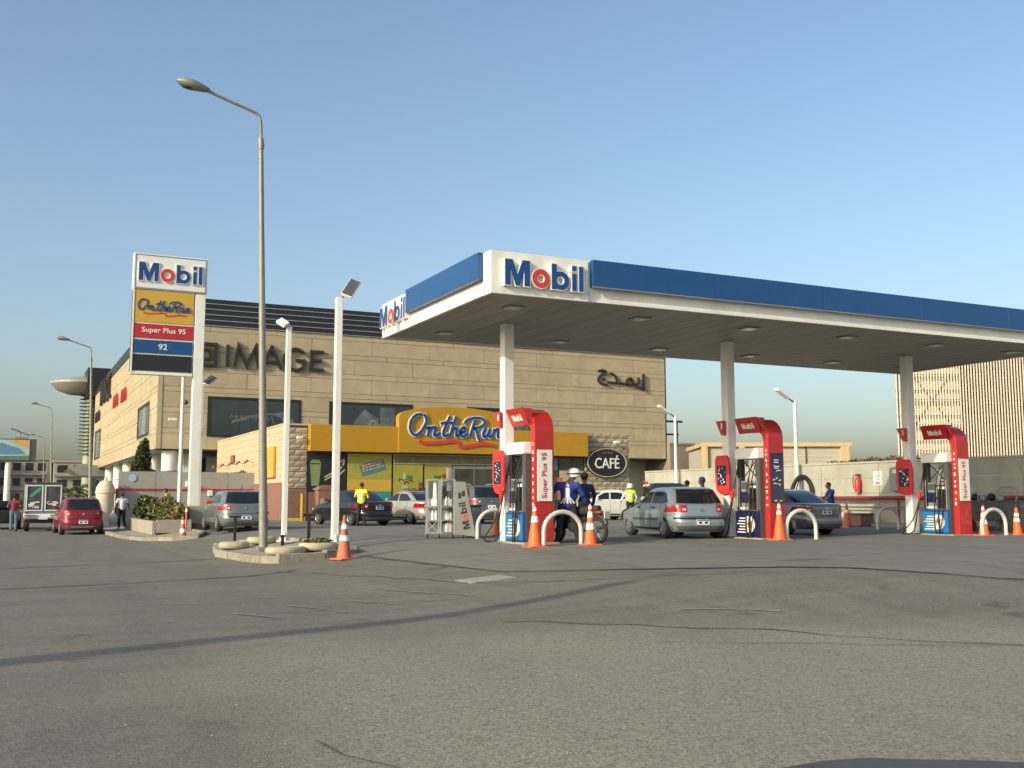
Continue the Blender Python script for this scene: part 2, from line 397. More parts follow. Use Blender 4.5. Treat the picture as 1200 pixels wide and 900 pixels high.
def drape(name, P, w, dz, m, parent=None, jit=0., seed=1):
    rng = random.Random(seed); Q = []
    for a, b in zip(P[:-1], P[1:]):
        n = max(2, int(math.dist(a, b) / .35))
        for i in range(n): Q.append((a[0] + (b[0] - a[0]) * i / n, a[1] + (b[1] - a[1]) * i / n))
    Q.append(P[-1]); mb = MB(); ids = []
    for i, p in enumerate(Q):
        a = Q[max(i - 1, 0)]; b = Q[min(i + 1, len(Q) - 1)]; dx, dy = b[0] - a[0], b[1] - a[1]; l = math.hypot(dx, dy); dx /= l; dy /= l
        j = rng.uniform(-jit, jit); ww = w / 2 * (rng.uniform(.5, 1.4) if jit else 1)
        x, y = p[0] - dy * j, p[1] + dx * j
        A = (x - dy * ww, y + dx * ww); B = (x + dy * ww, y - dx * ww)
        ids.append((mb.addv((*A, gz(*A) + dz)), mb.addv((*B, gz(*B) + dz))))
    for i in range(len(ids) - 1): mb.face((ids[i][0], ids[i][1], ids[i + 1][1], ids[i + 1][0]))
    return mb.build(name, m, parent)
# ---------------------------------------------------------------- ground, street, forecourt
def ground_mat(name, base, light, dark, speck, crackamt=0., worn=None):
    m = bpy.data.materials.new(name); m.use_nodes = True; n = m.node_tree.nodes; l = m.node_tree.links; b = n['Principled BSDF']
    tc = n.new('ShaderNodeTexCoord')
    def noise(scale, detail=6, rough=.6, mapp=None):
        t = n.new('ShaderNodeTexNoise'); t.inputs['Scale'].default_value = scale; t.inputs['Detail'].default_value = detail; t.inputs['Roughness'].default_value = rough
        if mapp:
            mp = n.new('ShaderNodeMapping'); mp.inputs['Scale'].default_value = mapp[:3]; mp.inputs['Rotation'].default_value = (0, 0, rad(mapp[3])); l.new(tc.outputs['Object'], mp.inputs[0]); l.new(mp.outputs[0], t.inputs['Vector'])
        else: l.new(tc.outputs['Object'], t.inputs['Vector'])
        return t
    def ramp(src, p0, p1, c0, c1):
        r = n.new('ShaderNodeValToRGB'); e = r.color_ramp.elements; e[0].position = p0; e[1].position = p1; e[0].color = (*c0, 1); e[1].color = (*c1, 1); l.new(src, r.inputs[0]); return r.outputs[0]
    def mix(f, a, c, mode='MIX'):
        x = n.new('ShaderNodeMix'); x.data_type = 'RGBA'; x.blend_type = mode
        if isinstance(f, float): x.inputs[0].default_value = f
        else: l.new(f, x.inputs[0])
        l.new(a, x.inputs[6]); l.new(c, x.inputs[7]); return x.outputs[2]
    big = noise(.13, 7, .62); c = ramp(big.outputs[0], .32, .7, dark, light)
    med = noise(.55, 8, .65, (1, .45, 1, 16)); c = mix(.5, c, ramp(med.outputs[0], .3, .72, [x * .82 for x in base], [x * 1.16 for x in base]))
    v = n.new('ShaderNodeTexVoronoi'); v.inputs['Scale'].default_value = 42; l.new(tc.outputs['Object'], v.inputs['Vector'])
    sp = ramp(v.outputs['Color'], .15, .95, (1 - speck,) * 3, (1 + speck,) * 3); c = mix(1., c, sp, 'MULTIPLY')
    f2 = noise(140, 2); c = mix(1., c, ramp(f2.outputs[0], .3, .7, (1 - speck * .6,) * 3, (1 + speck * .6,) * 3), 'MULTIPLY')
    st = noise(.32, 9, .7); c = mix(1., c, ramp(st.outputs[0], .25, .42, (.74, .72, .70), (1, 1, 1)), 'MULTIPLY')
    ol = noise(1.15, 5, .55); c = mix(1., c, ramp(ol.outputs[0], .27, .36, (.62, .61, .60), (1, 1, 1)), 'MULTIPLY')
    sk = noise(.5, 6, .6, (2.6, .28, 1, 20)); c = mix(1., c, ramp(sk.outputs[0], .3, .5, (.86, .86, .86), (1.0, 1.0, 1.0)), 'MULTIPLY')
    tr = noise(.9, 4, .5, (.35, 3.2, 1, -72)); c = mix(1., c, ramp(tr.outputs[0], .35, .6, (.90, .90, .90), (1.03, 1.03, 1.02)), 'MULTIPLY')
    if worn:
        at2 = n.new('ShaderNodeAttribute'); at2.attribute_name = 'worn'; nz = noise(.55, 9, .72); nf = noise(26, 3, .7)
        a1 = n.new('ShaderNodeMath'); a1.operation = 'MULTIPLY_ADD'; a1.inputs[1].default_value = 3.2; a1.inputs[2].default_value = -1.6; l.new(nz.outputs[0], a1.inputs[0])
        a2 = n.new('ShaderNodeMath'); a2.operation = 'ADD'; l.new(at2.outputs['Fac'], a2.inputs[0]); l.new(a1.outputs[0], a2.inputs[1])
        a3 = n.new('ShaderNodeMath'); a3.operation = 'MULTIPLY_ADD'; a3.inputs[1].default_value = 3.; a3.inputs[2].default_value = -1.5; l.new(nf.outputs[0], a3.inputs[0])
        a4 = n.new('ShaderNodeMath'); a4.operation = 'ADD'; l.new(a2.outputs[0], a4.inputs[0]); l.new(a3.outputs[0], a4.inputs[1])
        mr = n.new('ShaderNodeMapRange'); mr.inputs[1].default_value = -.8; mr.inputs[2].default_value = .8; l.new(a4.outputs[0], mr.inputs[0])
        v2 = n.new('ShaderNodeTexVoronoi'); v2.inputs['Scale'].default_value = 52; l.new(tc.outputs['Object'], v2.inputs['Vector'])
        w1 = ramp(v2.outputs['Color'], .1, .95, [x * .66 for x in worn], [x * 1.38 for x in worn]); w2 = ramp(med.outputs[0], .25, .8, (.88, .88, .88), (1.1, 1.1, 1.1)); w3 = mix(1., w1, w2, 'MULTIPLY'); w4 = mix(1., w3, ramp(st.outputs[0], .25, .42, (.80, .79, .77), (1, 1, 1)), 'MULTIPLY')
        c = mix(mr.outputs[0], c, w4)
    l.new(c, b.inputs['Base Color']); b.inputs['Roughness'].default_value = .88; b.inputs['Specular IOR Level'].default_value = .35
    bp = n.new('ShaderNodeBump'); bp.inputs['Strength'].default_value = .55 * min(1, speck * 3); bp.inputs['Distance'].default_value = .008
    vb = n.new('ShaderNodeTexVoronoi'); vb.inputs['Scale'].default_value = 70; l.new(tc.outputs['Object'], vb.inputs['Vector'])
    l.new(vb.outputs['Distance'], bp.inputs['Height']); l.new(bp.outputs[0], b.inputs['Normal'])
    return m
asph = ground_mat('street_asphalt', (.168, .163, .130), (.192, .184, .148), (.142, .137, .110), .22, worn=(.232, .214, .162))
conc = ground_mat('forecourt_concrete', (.182, .182, .158), (.202, .200, .172), (.155, .154, .134), .10)
dust = ground_mat('dusty_ground', (.25, .22, .17), (.28, .25, .19), (.20, .18, .14), .1)
o = MB(); o.v = [(-900, -200, -.5), (900, -200, -.5), (900, 1500, -.5), (-900, 1500, -.5)]; o.face((0, 1, 2, 3)); g0 = o.build('ground', dust); tag(g0, kind='structure')
st = sheet('street', [(-30, -60), (60, -60), (60, 70), (10, 200), (-30, 200)], 0, asph); tag(st, kind='structure')
rng = random.Random(5)
EDGE = [(-11.5, -26), (-10.6, -22.5), (-10.0, -19.6), (-9.75, -17.2), (-9.9, -14.5), (-9.2, -12.6), (-6.2, -12.9), (-2.0, -14.6), (4, -17.2), (14, -19.5), (40, -24)]
me = st.data; at_ = me.attributes.new('worn', 'FLOAT', 'POINT')
for i, v in enumerate(me.vertices):
    x, y = v.co.x, v.co.y; best = 1e9; sg = 0
    for a, b in zip(EDGE[:-1], EDGE[1:]):
        dx, dy = b[0] - a[0], b[1] - a[1]; t_ = max(0, min(1, ((x - a[0]) * dx + (y - a[1]) * dy) / (dx * dx + dy * dy))); d = math.hypot(x - a[0] - dx * t_, y - a[1] - dy * t_)
        if d < best: best = d; sg = 1 if dx * (y - a[1]) - dy * (x - a[0]) < 0 else -1
    at_.data[i].value = max(-3, min(3, best * sg)) if y < 2 else -3
tag(sheet('forecourt', [(-3.85, .3), (-3.55, -2.6), (-3.3, -6.6), (-1.2, -9.4), (2.5, -12.4), (9, -14.2), (20, -15.4), (40, -16), (40, 60), (-2.7, 60), (-2.7, 28), (-4.4, 22), (-4.6, 15.0), (-5.4, 13.2), (-4.9, 6.6), (-3.5, 3.0)], .008, conc), kind='structure')
jm = mat('dark_joint_filler', (.035, .033, .03), .9)
cr = mat('crack_and_shadow_dark', (.085, .08, .068), .95)
FC = bpy.data.objects['forecourt']; SR = bpy.data.objects['street']
drape('expansion_joint', [(-3.85, -.9), (-3.3, -6.9), (-1.0, -9.6), (2.6, -12.6), (8, -13.9), (18, -15.2)], .045, .016, jm, FC, .02)
drape('expansion_joint', [(-3.7, -2.6), (3, -4.6), (12, -6.6), (22, -8.4)], .022, .016, cr, FC, .02, 7)
drape('expansion_joint', [(-3.2, 2.6), (6, 5.9), (16, 9.2)], .03, .016, cr, FC, .01, 8)
drape('expansion_joint', [(3.2, -13), (4.6, -4), (5.4, 14)], .02, .018, cr, FC, .02, 9)
drape('expansion_joint', [(10.2, -14), (11.2, -2.5)], .02, .018, cr, FC, .02, 10)
drape('crack', [(-6.3, -2.2), (-5.2, -5.0), (-4.4, -7.9), (-3.6, -8.9), (-2.1, -9.8), (-.6, -10.9)], .035, .014, cr, SR, .12, 4)
drape('crack', [(-5.9, -12.2), (-3.6, -14.3), (-1.0, -17.2), (-.2, -18.4)], .035, .014, cr, SR, .1, 11)
drape('crack', [(-5.2, -14.4), (-3.0, -15.6), (.6, -17.6)], .016, .014, cr, SR, .07, 12)
drape('crack', [(-10.0, -21.6), (-9.6, -20.3), (-9.35, -18.9), (-9.5, -17.2)], .012, .014, cr, SR, .12, 13)
drape('crack', [(-9.6, -8.0), (-7.6, -8.6), (-5.6, -9.6)], .02, .014, cr, SR, .08, 14)
pl = mat('worn_road_paint', (.255, .25, .215), .9, var=.3, scale=12)
for i_, P in enumerate(([(-3.3, -5.2), (6, -7.6), (16, -10.2)], [(-2.8, .9), (2, 1.9)], [(.9, -12), (1.6, -3)], [(7.4, -13.6), (8.2, -3.6)], [(13.4, -14.4), (14.2, -3.8)], [(-1.6, -9), (-1.0, -3)], [(-3.1, 9.5), (10, 13.0)], [(-2.8, 16), (12, 20)], [(2, 4), (3.4, 26)], [(-2.4, 8), (-1.4, 27)], [(9.2, 6), (11, 27)])): drape('expansion_joint', P, .014, .016, cr, FC, .015, 20 + i_)
for P in ([(-7.7, -8.9), (-7.2, -10.1)], [(-8.6, -9.6), (-8.15, -10.5)], [(-6.75, -8.6), (-6.3, -9.6)], [(-5.9, -7.1), (-5.1, -9.4)], [(-3.6, -12.6), (-2.6, -13.3)]):
    drape('painted_mark', P, .05, .012, pl, SR, .03, 3)
def tri_mark(): pass
mh = thing('manhole_cover', 'flat pale square manhole cover in the asphalt in front of the kerbed island', 'manhole cover', (-4.0, -7.5, gz(-4.0, -7.5)), .3)
boxpart('frame', 'paving', mh, -.42, .42, -.34, .34, -.06, .004, .004); boxpart('lid', 'concrete', mh, -.36, .36, -.28, .28, -.05, .010, .004); mh.rotation_euler = (math.atan((gz(-4.0, -7.1) - gz(-4.0, -7.9)) / .8), -math.atan((gz(-3.6, -7.5) - gz(-4.4, -7.5)) / .8), 0); mh.location.z += .012
# ---------------------------------------------------------------- kerbs, pavement, island
def kerb_line(name, P, h, w, m, parent, L=.9, seed=1, inward=1, dz=0):
    """kerb stones laid end to end along P, each a part"""
    r = random.Random(seed); n_ = 0
    for a, b in zip(P[:-1], P[1:]):
        d = math.dist(a, b); k = max(1, round(d / L)); ux, uy = (b[0] - a[0]) / d, (b[1] - a[1]) / d
        for i in range(k):
            s0 = d * i / k + .012; s1 = d * (i + 1) / k - .012; c = (s0 + s1) / 2
            x, y = a[0] + ux * c - uy * w / 2 * inward, a[1] + uy * c + ux * w / 2 * inward
            z = gz(x, y) + dz; hh = h + r.uniform(-.015, .012)
            o = MB().obox((0, 0, (hh - .15) / 2), (ux * (s1 - s0) / 2, uy * (s1 - s0) / 2, r.uniform(-.006, .006)), (-uy * w / 2, ux * w / 2, 0), (0, 0, (hh + .15) / 2)).build('kerb_stone', m, parent, .018)
            o.location = (x + r.uniform(-.012, .012), y + r.uniform(-.012, .012), z); n_ += 1
def offset_poly(P, d):
    c = (sum(p[0] for p in P) / len(P), sum(p[1] for p in P) / len(P))
    return [(p[0] + (c[0] - p[0]) * d / max(.1, math.dist(p, c)), p[1] + (c[1] - p[1]) * d / max(.1, math.dist(p, c))) for p in P]
ISL = [(-6.45, 3.9), (-6.25, 1.6), (-6.05, .55), (-5.75, .0), (-4.6, .12), (-3.75, .4), (-3.6, 1.5), (-3.6, 3.0), (-4.2, 5.4), (-5.2, 6.6), (-6.1, 6.2)]
isl = sheet('island_paving', offset_poly(ISL, .1), .11, 'paving', thick=.2); tag(isl, kind='structure')
kerb_line('k', ISL + [ISL[0]], .17, .2, 'kerb', isl, .95, 2)
PAV = [(-7.5, 60), (-7.45, 24), (-7.3, 18.6), (-6.9, 15.9), (-6.1, 13.9), (-5.3, 13.5), (-4.75, 15.2), (-4.6, 22), (-2.9, 27.5), (-2.9, 60)]
pav = sheet('pavement', offset_poly(PAV, .05), .10, 'paving', thick=.2); tag(pav, kind='structure')
kerb_line('k', PAV[:-1], .14, .18, 'kerb', pav, .95, 3)
# walkway in front of the shop with black and yellow kerb
wk = MB().box(1.3, 24.0, 27.3, 28.5, -.05, .12).build('shop_walkway', 'paving'); tag(wk, kind='structure')
ky = mat('yellow_kerb_paint', (.55, .42, .03), .7, var=.15, dirt=.3); kb = mat('black_kerb_paint', (.03, .03, .03), .7)
for i in range(22):
    boxpart('kerb_stone', ky if i % 2 == 0 else kb, wk, 1.0 + i * 1.02, 1.0 + i * 1.02 + 1.0, 27.1, 27.29, -.05, .15, .015)
# ---------------------------------------------------------------- the canopy
cn = thing('forecourt_canopy', 'big flat white canopy with blue fascia bands and name letters over the fuel pumps', 'canopy', (0, 0, 0))
X0, X1, Y0, Y1, ZB, ZT = -2.10, 17.36, -3.58, 3.52, 5.54, 6.47
boxpart('roof_slab', 'grey', cn, X0 + .08, X1 - .08, Y0 + .08, Y1 - .08, ZB + .12, ZT - .12)
boxpart('fascia', 'white', cn, X0, X1, Y0, Y0 + .07, ZB, ZT - .003, .006)
boxpart('fascia', 'white', cn, X0, X1, Y1 - .07, Y1, ZB, ZT - .003, .006)
boxpart('fascia', 'white', cn, X0, X0 + .07, Y0 + .072, Y1 - .072, ZB, ZT - .003, .006)
boxpart('fascia', 'white', cn, X1 - .07, X1, Y0 + .072, Y1 - .072, ZB, ZT - .003, .006)
pm = MB().box(0, .286, Y0 + .075, Y1 - .075, ZB + .01, ZB + .05).mesh('soffit_plank', 'soffit')
x = X0 + .08; i = 0
while x < X1 - .36:
    o = link(bpy.data.objects.new('soffit_plank', pm), cn); o.location = (x, 0, .004 * (i % 2)); x += .296; i += 1
boxpart('soffit_backing', 'dgrey', cn, X0 + .075, X1 - .075, Y0 + .075, Y1 - .075, ZB + .07, ZB + .11)
# corner name panels
boxpart('name_panel', 'white', cn, X0 - .04, .29, Y0 - .07, Y0 - .002, ZB - .02, ZT, .006)
boxpart('name_panel', 'white', cn, X0 - .04, X0 - .002, Y0 + .002, -3.24, ZB - .02, ZT, .004)
boxpart('name_panel', 'white', cn, X0 - .05, X0 - .002, 1.42, Y1 + .03, ZB - .02, ZT, .006)
boxpart('lower_lip', 'white', cn, .56, X1 + .03, Y0 - .045, Y0 - .002, ZB - .012, ZB + .055, .004)
boxpart('lower_lip', 'white', cn, X0 - .045, X0 - .002, -3.23, 1.41, ZB - .012, ZB + .055, .004)
for i in range(5):
    a = .37 + i * 3.404; boxpart('blue_band', 'blue', cn, a, a + 3.396, Y0 - .16, Y0 - .002, 5.87, ZT + .015, .006)
boxpart('band_trim', 'grey', cn, .37, 17.38, Y0 - .168, Y0 - .12, 5.845, 5.869)
for a, b_ in ((-3.22, .225), (.232, 1.41)): boxpart('blue_band', 'blue', cn, X0 - .16, X0 - .002, a, b_, 5.89, ZT + .02, .006)
mobil(cn, ((-1.85, Y0 - .07, 5.71), (1, 0, 0), (0, 0, 1), (0, -1, 0)), 1.95, .57, .11)
mobil(cn, ((X0 - .05, 3.42, 5.78), (0, -1, 0), (0, 0, 1), (-1, 0, 0)), 1.98, .55, .11)
lampm = mat('soffit_lamp_lens', (.55, .55, .5), .2)
for x in (-.9, 2.6, 6.0, 9.4, 12.8, 16.0):
    for y in (-2.2, 2.0):
        lm = boxpart('soffit_lamp', 'soffit', cn, x - .22, x + .22, y - .22, y + .22, ZB - .02, ZB + .009, .006); boxpart('lens', lampm, lm, x - .17, x + .17, y - .17, y + .17, ZB - .03, ZB - .021)
for i in range(3):
    x = 6.97 * i
    c_ = boxpart('column', 'steelwhite', cn, x - .14, x + .14, -.14, .14, 0, ZB + .008, .02)
    boxpart('base_plate', 'galv', c_, x - .19, x + .19, -.16, .19, 0, .05, .01)
# ---------------------------------------------------------------- fuel pumps
def fuel_pump(idx, X, dy, lab):
    t = thing('fuel_pump', lab, 'fuel pump', (X, dy, 0), 0, 'fuel pumps under the canopy')
    xa, xb, yf_ = .10, .62, -1.35
    boxpart('plinth', 'concrete', t, -.22, .74, -1.4, -.17, -.05, .045, .01)
    prof = [(yf_, .045), (yf_, 2.72)]; inner = [(yf_ + .2, .045), (yf_ + .2, 2.64)]
    for k in range(11):
        a = math.pi - math.pi / 2 * (k / 10); prof.append((yf_ + .55 + .55 * math.cos(a), 2.72 + .55 * math.sin(a))); inner.append((yf_ + .50 + .30 * math.cos(a), 2.64 + .28 * math.sin(a)))
    prof += [(-.22, 3.27)]; inner += [(-.22, 2.92)]
    b = MB(); b.strip(prof, inner, (xa, 0, 0), (0, 1, 0), (0, 0, 1), (1, 0, 0), xb - xa); b.build('arch', 'red', t, .012)
    for s in (-1,):
        xt, xbm = (-.18, .075)
        b = MB(); vs = [(xt, -1.22, 3.30), (xt, -.28, 3.30), (xbm, -.16, 2.89), (xbm, -1.10, 2.89)]
        for dx in (0, -s * .03):
            for v in vs: b.addv((v[0] + dx, v[1], v[2]))
        for q in ((0, 1, 2, 3), (7, 6, 5, 4), (0, 4, 5, 1), (1, 5, 6, 2), (2, 6, 7, 3), (3, 7, 4, 0)): b.face(q)
        fb = b.build('flared_board', 'red', t, .004)
        if s < 0:
            nn = Vector((-.41, 0, -.255)).normalized(); uu = Vector((0, -1, 0)); vv = Vector((-.255, 0, .41)).normalized()
            oo = Vector((.0, -.46, 3.012)) + nn * .016 + vv * 0.0
            mobil(fb, (tuple(oo), tuple(uu), tuple(vv), tuple(nn)), .50, .17, .008, ('white',), one=True)
    b = MB(); b.prism([(xa, 2.90), (xa, 3.285), (-.18, 3.285), (.075, 2.895)], (0, -1.22, 0), (1, 0, 0), (0, 0, 1), (0, 1, 0), .02); b.build('beam_end', 'red', t)
    fg = MB().prism([(.30, 3.28), (-.09, 3.28), (-.09, 2.87), (.06, 2.87)], (-.20, -dy, 0), (0, 1, 0), (0, 0, 1), (-1, 0, 0), .03).build('number_flag', 'red', t)
    text(fg, str(2 * idx + 1), ((-.232, .07 - dy, 3.05), (0, -1, 0), (0, 0, 1), (-1, 0, 0)), .07, .16, 'white', .004, bold=.03)
    yl = yf_ - .035
    if idx == 1:
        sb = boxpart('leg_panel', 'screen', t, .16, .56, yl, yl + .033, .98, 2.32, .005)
        r = random.Random(4); b = MB(); q = 0
        for (x0, x1, z0) in ((.24, .42, 2.14), (.25, .40, 2.06), (.24, .44, 1.97), (.26, .40, 1.90), (.32, .48, 1.84), (.20, .28, 1.60), (.30, .36, 1.64), (.40, .48, 1.58), (.22, .34, 1.50), (.38, .46, 1.48), (.24, .32, 1.04), (.42, .50, 1.04)):
            P_ = [(x0 + (x1 - x0) * k / 4, z0 + r.uniform(-.018, .018)) for k in range(5)]; ribbon(b, P_, .024, ((0, yl - .001, 0), (1, 0, 0), (0, 0, 1), (0, -1, 0)), .003, .0003 * q); q += 1
        b.build('printed_marks', 'white', sb)
    else:
        sb = boxpart('leg_panel', 'white', t, .16, .56, yl, yl + .033, 1.03, 2.27, .005)
        text(sb, 'Super Plus 95', ((.44, yl - .003, 1.10), (0, 0, 1), (-1, 0, 0), (0, -1, 0)), 1.10, .17, 'red', .004, bold=.012)
    b = MB(); r = random.Random(idx); z = .9
    while z < 2.5:
        h = r.uniform(.04, .1); b.box(xa - .004, xa, yf_ + .07, yf_ + .07 + r.uniform(.03, .06), z, z + h); z += h + r.uniform(.05, .16)
    b.build('edge_lettering', 'white', t)
    hx = boxpart('header', 'steelwhite', t, -.12, .60, -1.14, -.17, 2.17, 2.47, .04)
    boxpart('housing_post', 'dgrey', t, -.06, .06, -1.13, -.98, .76, 2.168, .01)
    boxpart('housing_post', 'black', t, -.06, .08, -.38, -.20, .76, 2.168, .01)
    boxpart('side_panel', 'dgrey', t, -.05, .58, -1.147, -1.132, .05, 2.16, .004)
    for P in ([(-.02, -.98, 2.14), (-.02, -.68, 1.86), (-.02, -.38, 1.62)], [(.03, -.38, 2.14), (.03, -.68, 1.88), (.03, -.98, 1.62)]):
        b = MB(); b.tube(catmull([tuple(p) for p in P]), .016, 6); b.build('hose_brace', 'rubber', t)
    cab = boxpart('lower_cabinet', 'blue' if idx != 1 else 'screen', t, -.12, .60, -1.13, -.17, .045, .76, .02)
    fr = ((-.123, -.19, .10), (0, -1, 0), (0, 0, 1), (-1, 0, 0))
    cb = mat('cabinet_blue', (.02, .16, .42), .35, coat=.2)
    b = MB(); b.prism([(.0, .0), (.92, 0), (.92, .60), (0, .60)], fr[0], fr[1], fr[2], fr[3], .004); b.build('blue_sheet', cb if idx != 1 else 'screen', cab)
    b = MB(); ov = [(.60 + .21 * math.cos(a), .30 + .22 * math.sin(a)) for a in [-math.pi / 2 + math.pi * k / 14 for k in range(15)]] + [(.46, .52), (.46, .08)]
    b.prism(ov, Vector(fr[0]) + Vector((-.005, 0, 0)), fr[1], fr[2], fr[3], .003)
    for k in range(6): b.box(-.1305, -.1275, -.19 - .44, -.19 - .06 - .05 * (k % 3), .17 + k * .075, .20 + k * .075)
    b.build('white_oval', 'white', cab)
    b = MB(); b.prism([(.50, .20), (.56, .27), (.64, .20), (.63, .30), (.70, .38), (.60, .37), (.55, .44), (.53, .35), (.45, .32), (.52, .28)], Vector(fr[0]) + Vector((-.009, 0, 0)), fr[1], fr[2], fr[3], .003); b.build('red_emblem', 'lred', cab)
    hd = boxpart('dispenser_head', 'grey', t, -.06, .50, -1.10, -.30, .761, 1.58, .02)
    for y in (-.32, -.72, -1.08): boxpart('silver_rail', 'chrome', hd, -.11, -.062, y - .018, y + .018, .77, 1.66, .008)
    boxpart('keypad', 'dgrey', hd, -.075, -.062, -.68, -.36, 1.36, 1.54); boxpart('display', 'screen', hd, -.075, -.062, -.68, -.36, .98, 1.28); boxpart('head_foot', 'steelwhite', hd, -.09, -.062, -.69, -.35, .80, .86)
    boxpart('nozzle_bay', 'black', hd, -.08, -.062, -1.05, -.75, .80, 1.50)
    for k in range(2):
        y = -.82 - .15 * k
        nz = MB(); nz.tube([(-.13, y, 1.36), (-.15, y, 1.2), (-.13, y, 1.02)], [.03, .028, .022], 8); nz.tube([(-.15, y, 1.22), (-.20, y, 1.12), (-.16, y, 1.0)], .012, 6); nz.build('nozzle', 'black', t)
        boxpart('grade_label', 'white', hd, -.09, -.081, y - .045, y + .045, 1.38, 1.45)
        b = MB(); b.tube(catmull([(-.13, y, 1.02), (-.20, y - .02, .55), (-.24, y - .06 + .1 * k, .12), (-.2, y + .1, .1), (-.16, y + .16, .6), (-.14, y + .1, 1.4), (.0, y, 2.14)]), .016, 6); b.build('hose', 'rubber', t)
    nz = MB(); nz.tube([(-.20, -.24, 1.34), (-.26, -.2, 1.18), (-.26, -.18, 1.0)], [.035, .03, .025], 8); nz.box(-.30, -.22, -.26, -.16, 1.12, 1.3); nz.build('nozzle', 'pred', t, .01)
    b = MB(); b.tube(catmull([(-.26, -.18, 1.0), (-.42, -.1, .5), (-.52, .2, .12), (-.40, .35, .03), (-.24, .1, .1), (-.24, -.1, .7), (-.14, -.2, 1.5), (-.05, -.28, 2.14)]), .018, 6); b.build('hose', 'rubber', t)
    P = [(-.26, 1.98), (-.2, 2.22), (-.12, 2.3), (.30, 2.3), (.37, 2.18), (.37, 1.55), (.33, 1.36), (.24, 1.26), (.1, 1.21), (-.1, 1.21), (-.24, 1.24), (-.26, 1.5)]
    P = [(y - dy, z) for y, z in P]
    pd = MB().prism(P, (-.235, 0, 0), (0, 1, 0), (0, 0, 1), (1, 0, 0), .07).build('display_paddle', 'pred', t, .012)
    sc = boxpart('screen', 'screen', pd, -.249, -.236, -.14 - dy, .25 - dy, 1.46, 2.02, .003)
    b = MB(); r = random.Random(9 + idx)
    for k in range(14):
        y = r.uniform(-.10, .20) - dy; z = 1.50 + k * .035; w_ = r.uniform(.02, .06); b.box(-.2515 - .0002 * k, -.2492, y - w_, y + w_ * .2, z, z + r.uniform(.015, .045))
    b.build('screen_marks', 'white', sc)
    return t
fuel_pump(0, 0, .0, 'nearest fuel pump, red arch marked 1 with white Super Plus 95 board, in full sun')
fuel_pump(1, 6.97, -.2, 'middle fuel pump, red arch marked 3 with navy leg panel, right of the silver hatchback')
fuel_pump(2, 13.94, -.33, 'farthest fuel pump at right, red arch with white Super Plus 95 board')
# ---------------------------------------------------------------- hoops and cones
def hoop(x, y, lab, w=1.0, h=.78, r=.055, rz=0, m='hoop'):
    t = thing('bumper_hoop', lab, 'hoop barrier', (x, y, gz(x, y)), rz, 'pipe hoops guarding the pumps')
    P = [(-w / 2, 0, -.02), (-w / 2, 0, h - w * .45)] + [(-w / 2 * math.cos(a), 0, h - w * .45 + w * .45 * math.sin(a)) for a in [math.pi * k / 14 for k in range(1, 14)]] + [(w / 2, 0, h - w * .45), (w / 2, 0, -.02)]
    b = MB(); b.tube(P, r, 12); b.build('hoop_pipe', m, t)
    for s in (-1, 1): boxpart('foot_plate', 'galv', t, s * w / 2 - .09, s * w / 2 + .09, -.09, .09, -.01, .012)
    return t
hoop(.50, -2.0, 'white pipe hoop in front of the nearest red arch between two cones')
hoop(7.74, -2.0, 'white pipe hoop in front of the grey saloon beside the middle red arch')
hoop(15.1, -2.0, 'white pipe hoop at far right between the last two orange cones')
hoop(.72, 2.3, 'white pipe hoop beside the bottle trolley, behind the first column')
hoop(16.9, 3.9, 'grey pipe hoop in the canopy shade, left of the third column', r=.05)
def cone(x, y, h, lab, m='orange', bands=((.62, .74), (.82, .90)), lean=(0, 0), navytop=False, base=.19, rz=0):
    t = thing('traffic_cone', lab, 'traffic cone', (x, y, gz(x, y) + (.0)), rz, 'orange traffic cones')
    t.rotation_euler = (lean[0], lean[1], rz)
    R = lambda f: (base * .88) * (1 - f) + .026 * f
    b = MB(); b.box(-base * 1.25, base * 1.25, -base * 1.25, base * 1.25, 0, .035); b.build('base', m, t, .012)
    b = MB(); b.lathe([(R(f), .035 + (h - .035) * f) for f in (0, .3, .6, .8, .95, .985)] + [(.012, h)], n=20); b.build('cone_body', m, t)
    for a, c in bands:
        b = MB(); b.lathe([(R(a) + .003, .035 + (h - .035) * a), (R(c) + .003, .035 + (h - .035) * c)], n=20, cap=False); b.build('reflective_band', 'reflect', t)
    if navytop: b = MB(); b.lathe([(R(.88) + .006, h * .9), (.06, h * .93), (.065, h * 1.0), (.03, h * 1.03)], n=14); b.build('cap', 'navy', t)
    return t
cone(-.42, -2.35, .98, 'tall orange cone with one wide white band at the foot of the nearest red arch', bands=((.57, .72), (.84, .93)))
cone(1.05, -2.35, .97, 'orange and white striped cone right of the first hoop, beside the motorbike', bands=((.36, .52), (.66, .8), (.88, .95)), base=.17)
cone(7.0, -2.0, .99, 'tall orange cone at the foot of the middle red arch', bands=((.68, .78), (.84, .95)))
cone(14.72, -1.95, .90, 'orange and white striped cone at the foot of the farthest red arch', bands=((.36, .50), (.62, .74), (.84, .94)), base=.17)
cone(16.15, -1.95, .92, 'orange cone with a navy cap right of the last hoop', bands=((.42, .54), (.6, .7)), base=.16, navytop=True)
cone(16.9, 5.9, .95, 'faded orange cone standing beside the attendant in blue', m='oldorange', bands=((.6, .7),))
q = (-4.40, -.62); cone(q[0], q[1], 1.0, 'dirty orange cone with two bands at the right corner of the kerbed island', m='oldorange', bands=((.40, .53), (.68, .80)), rz=.3)
cone(-5.75, 14.0, .82, 'weathered brown orange cone against the pavement kerb by the price sign', m='oldorange', bands=((.28, .44), (.66, .8)), base=.15, lean=(0, -.03))
cone(1.75, 4.4, .75, 'dull red orange cone standing behind the first white column', m='oldorange', bands=(), base=.16)
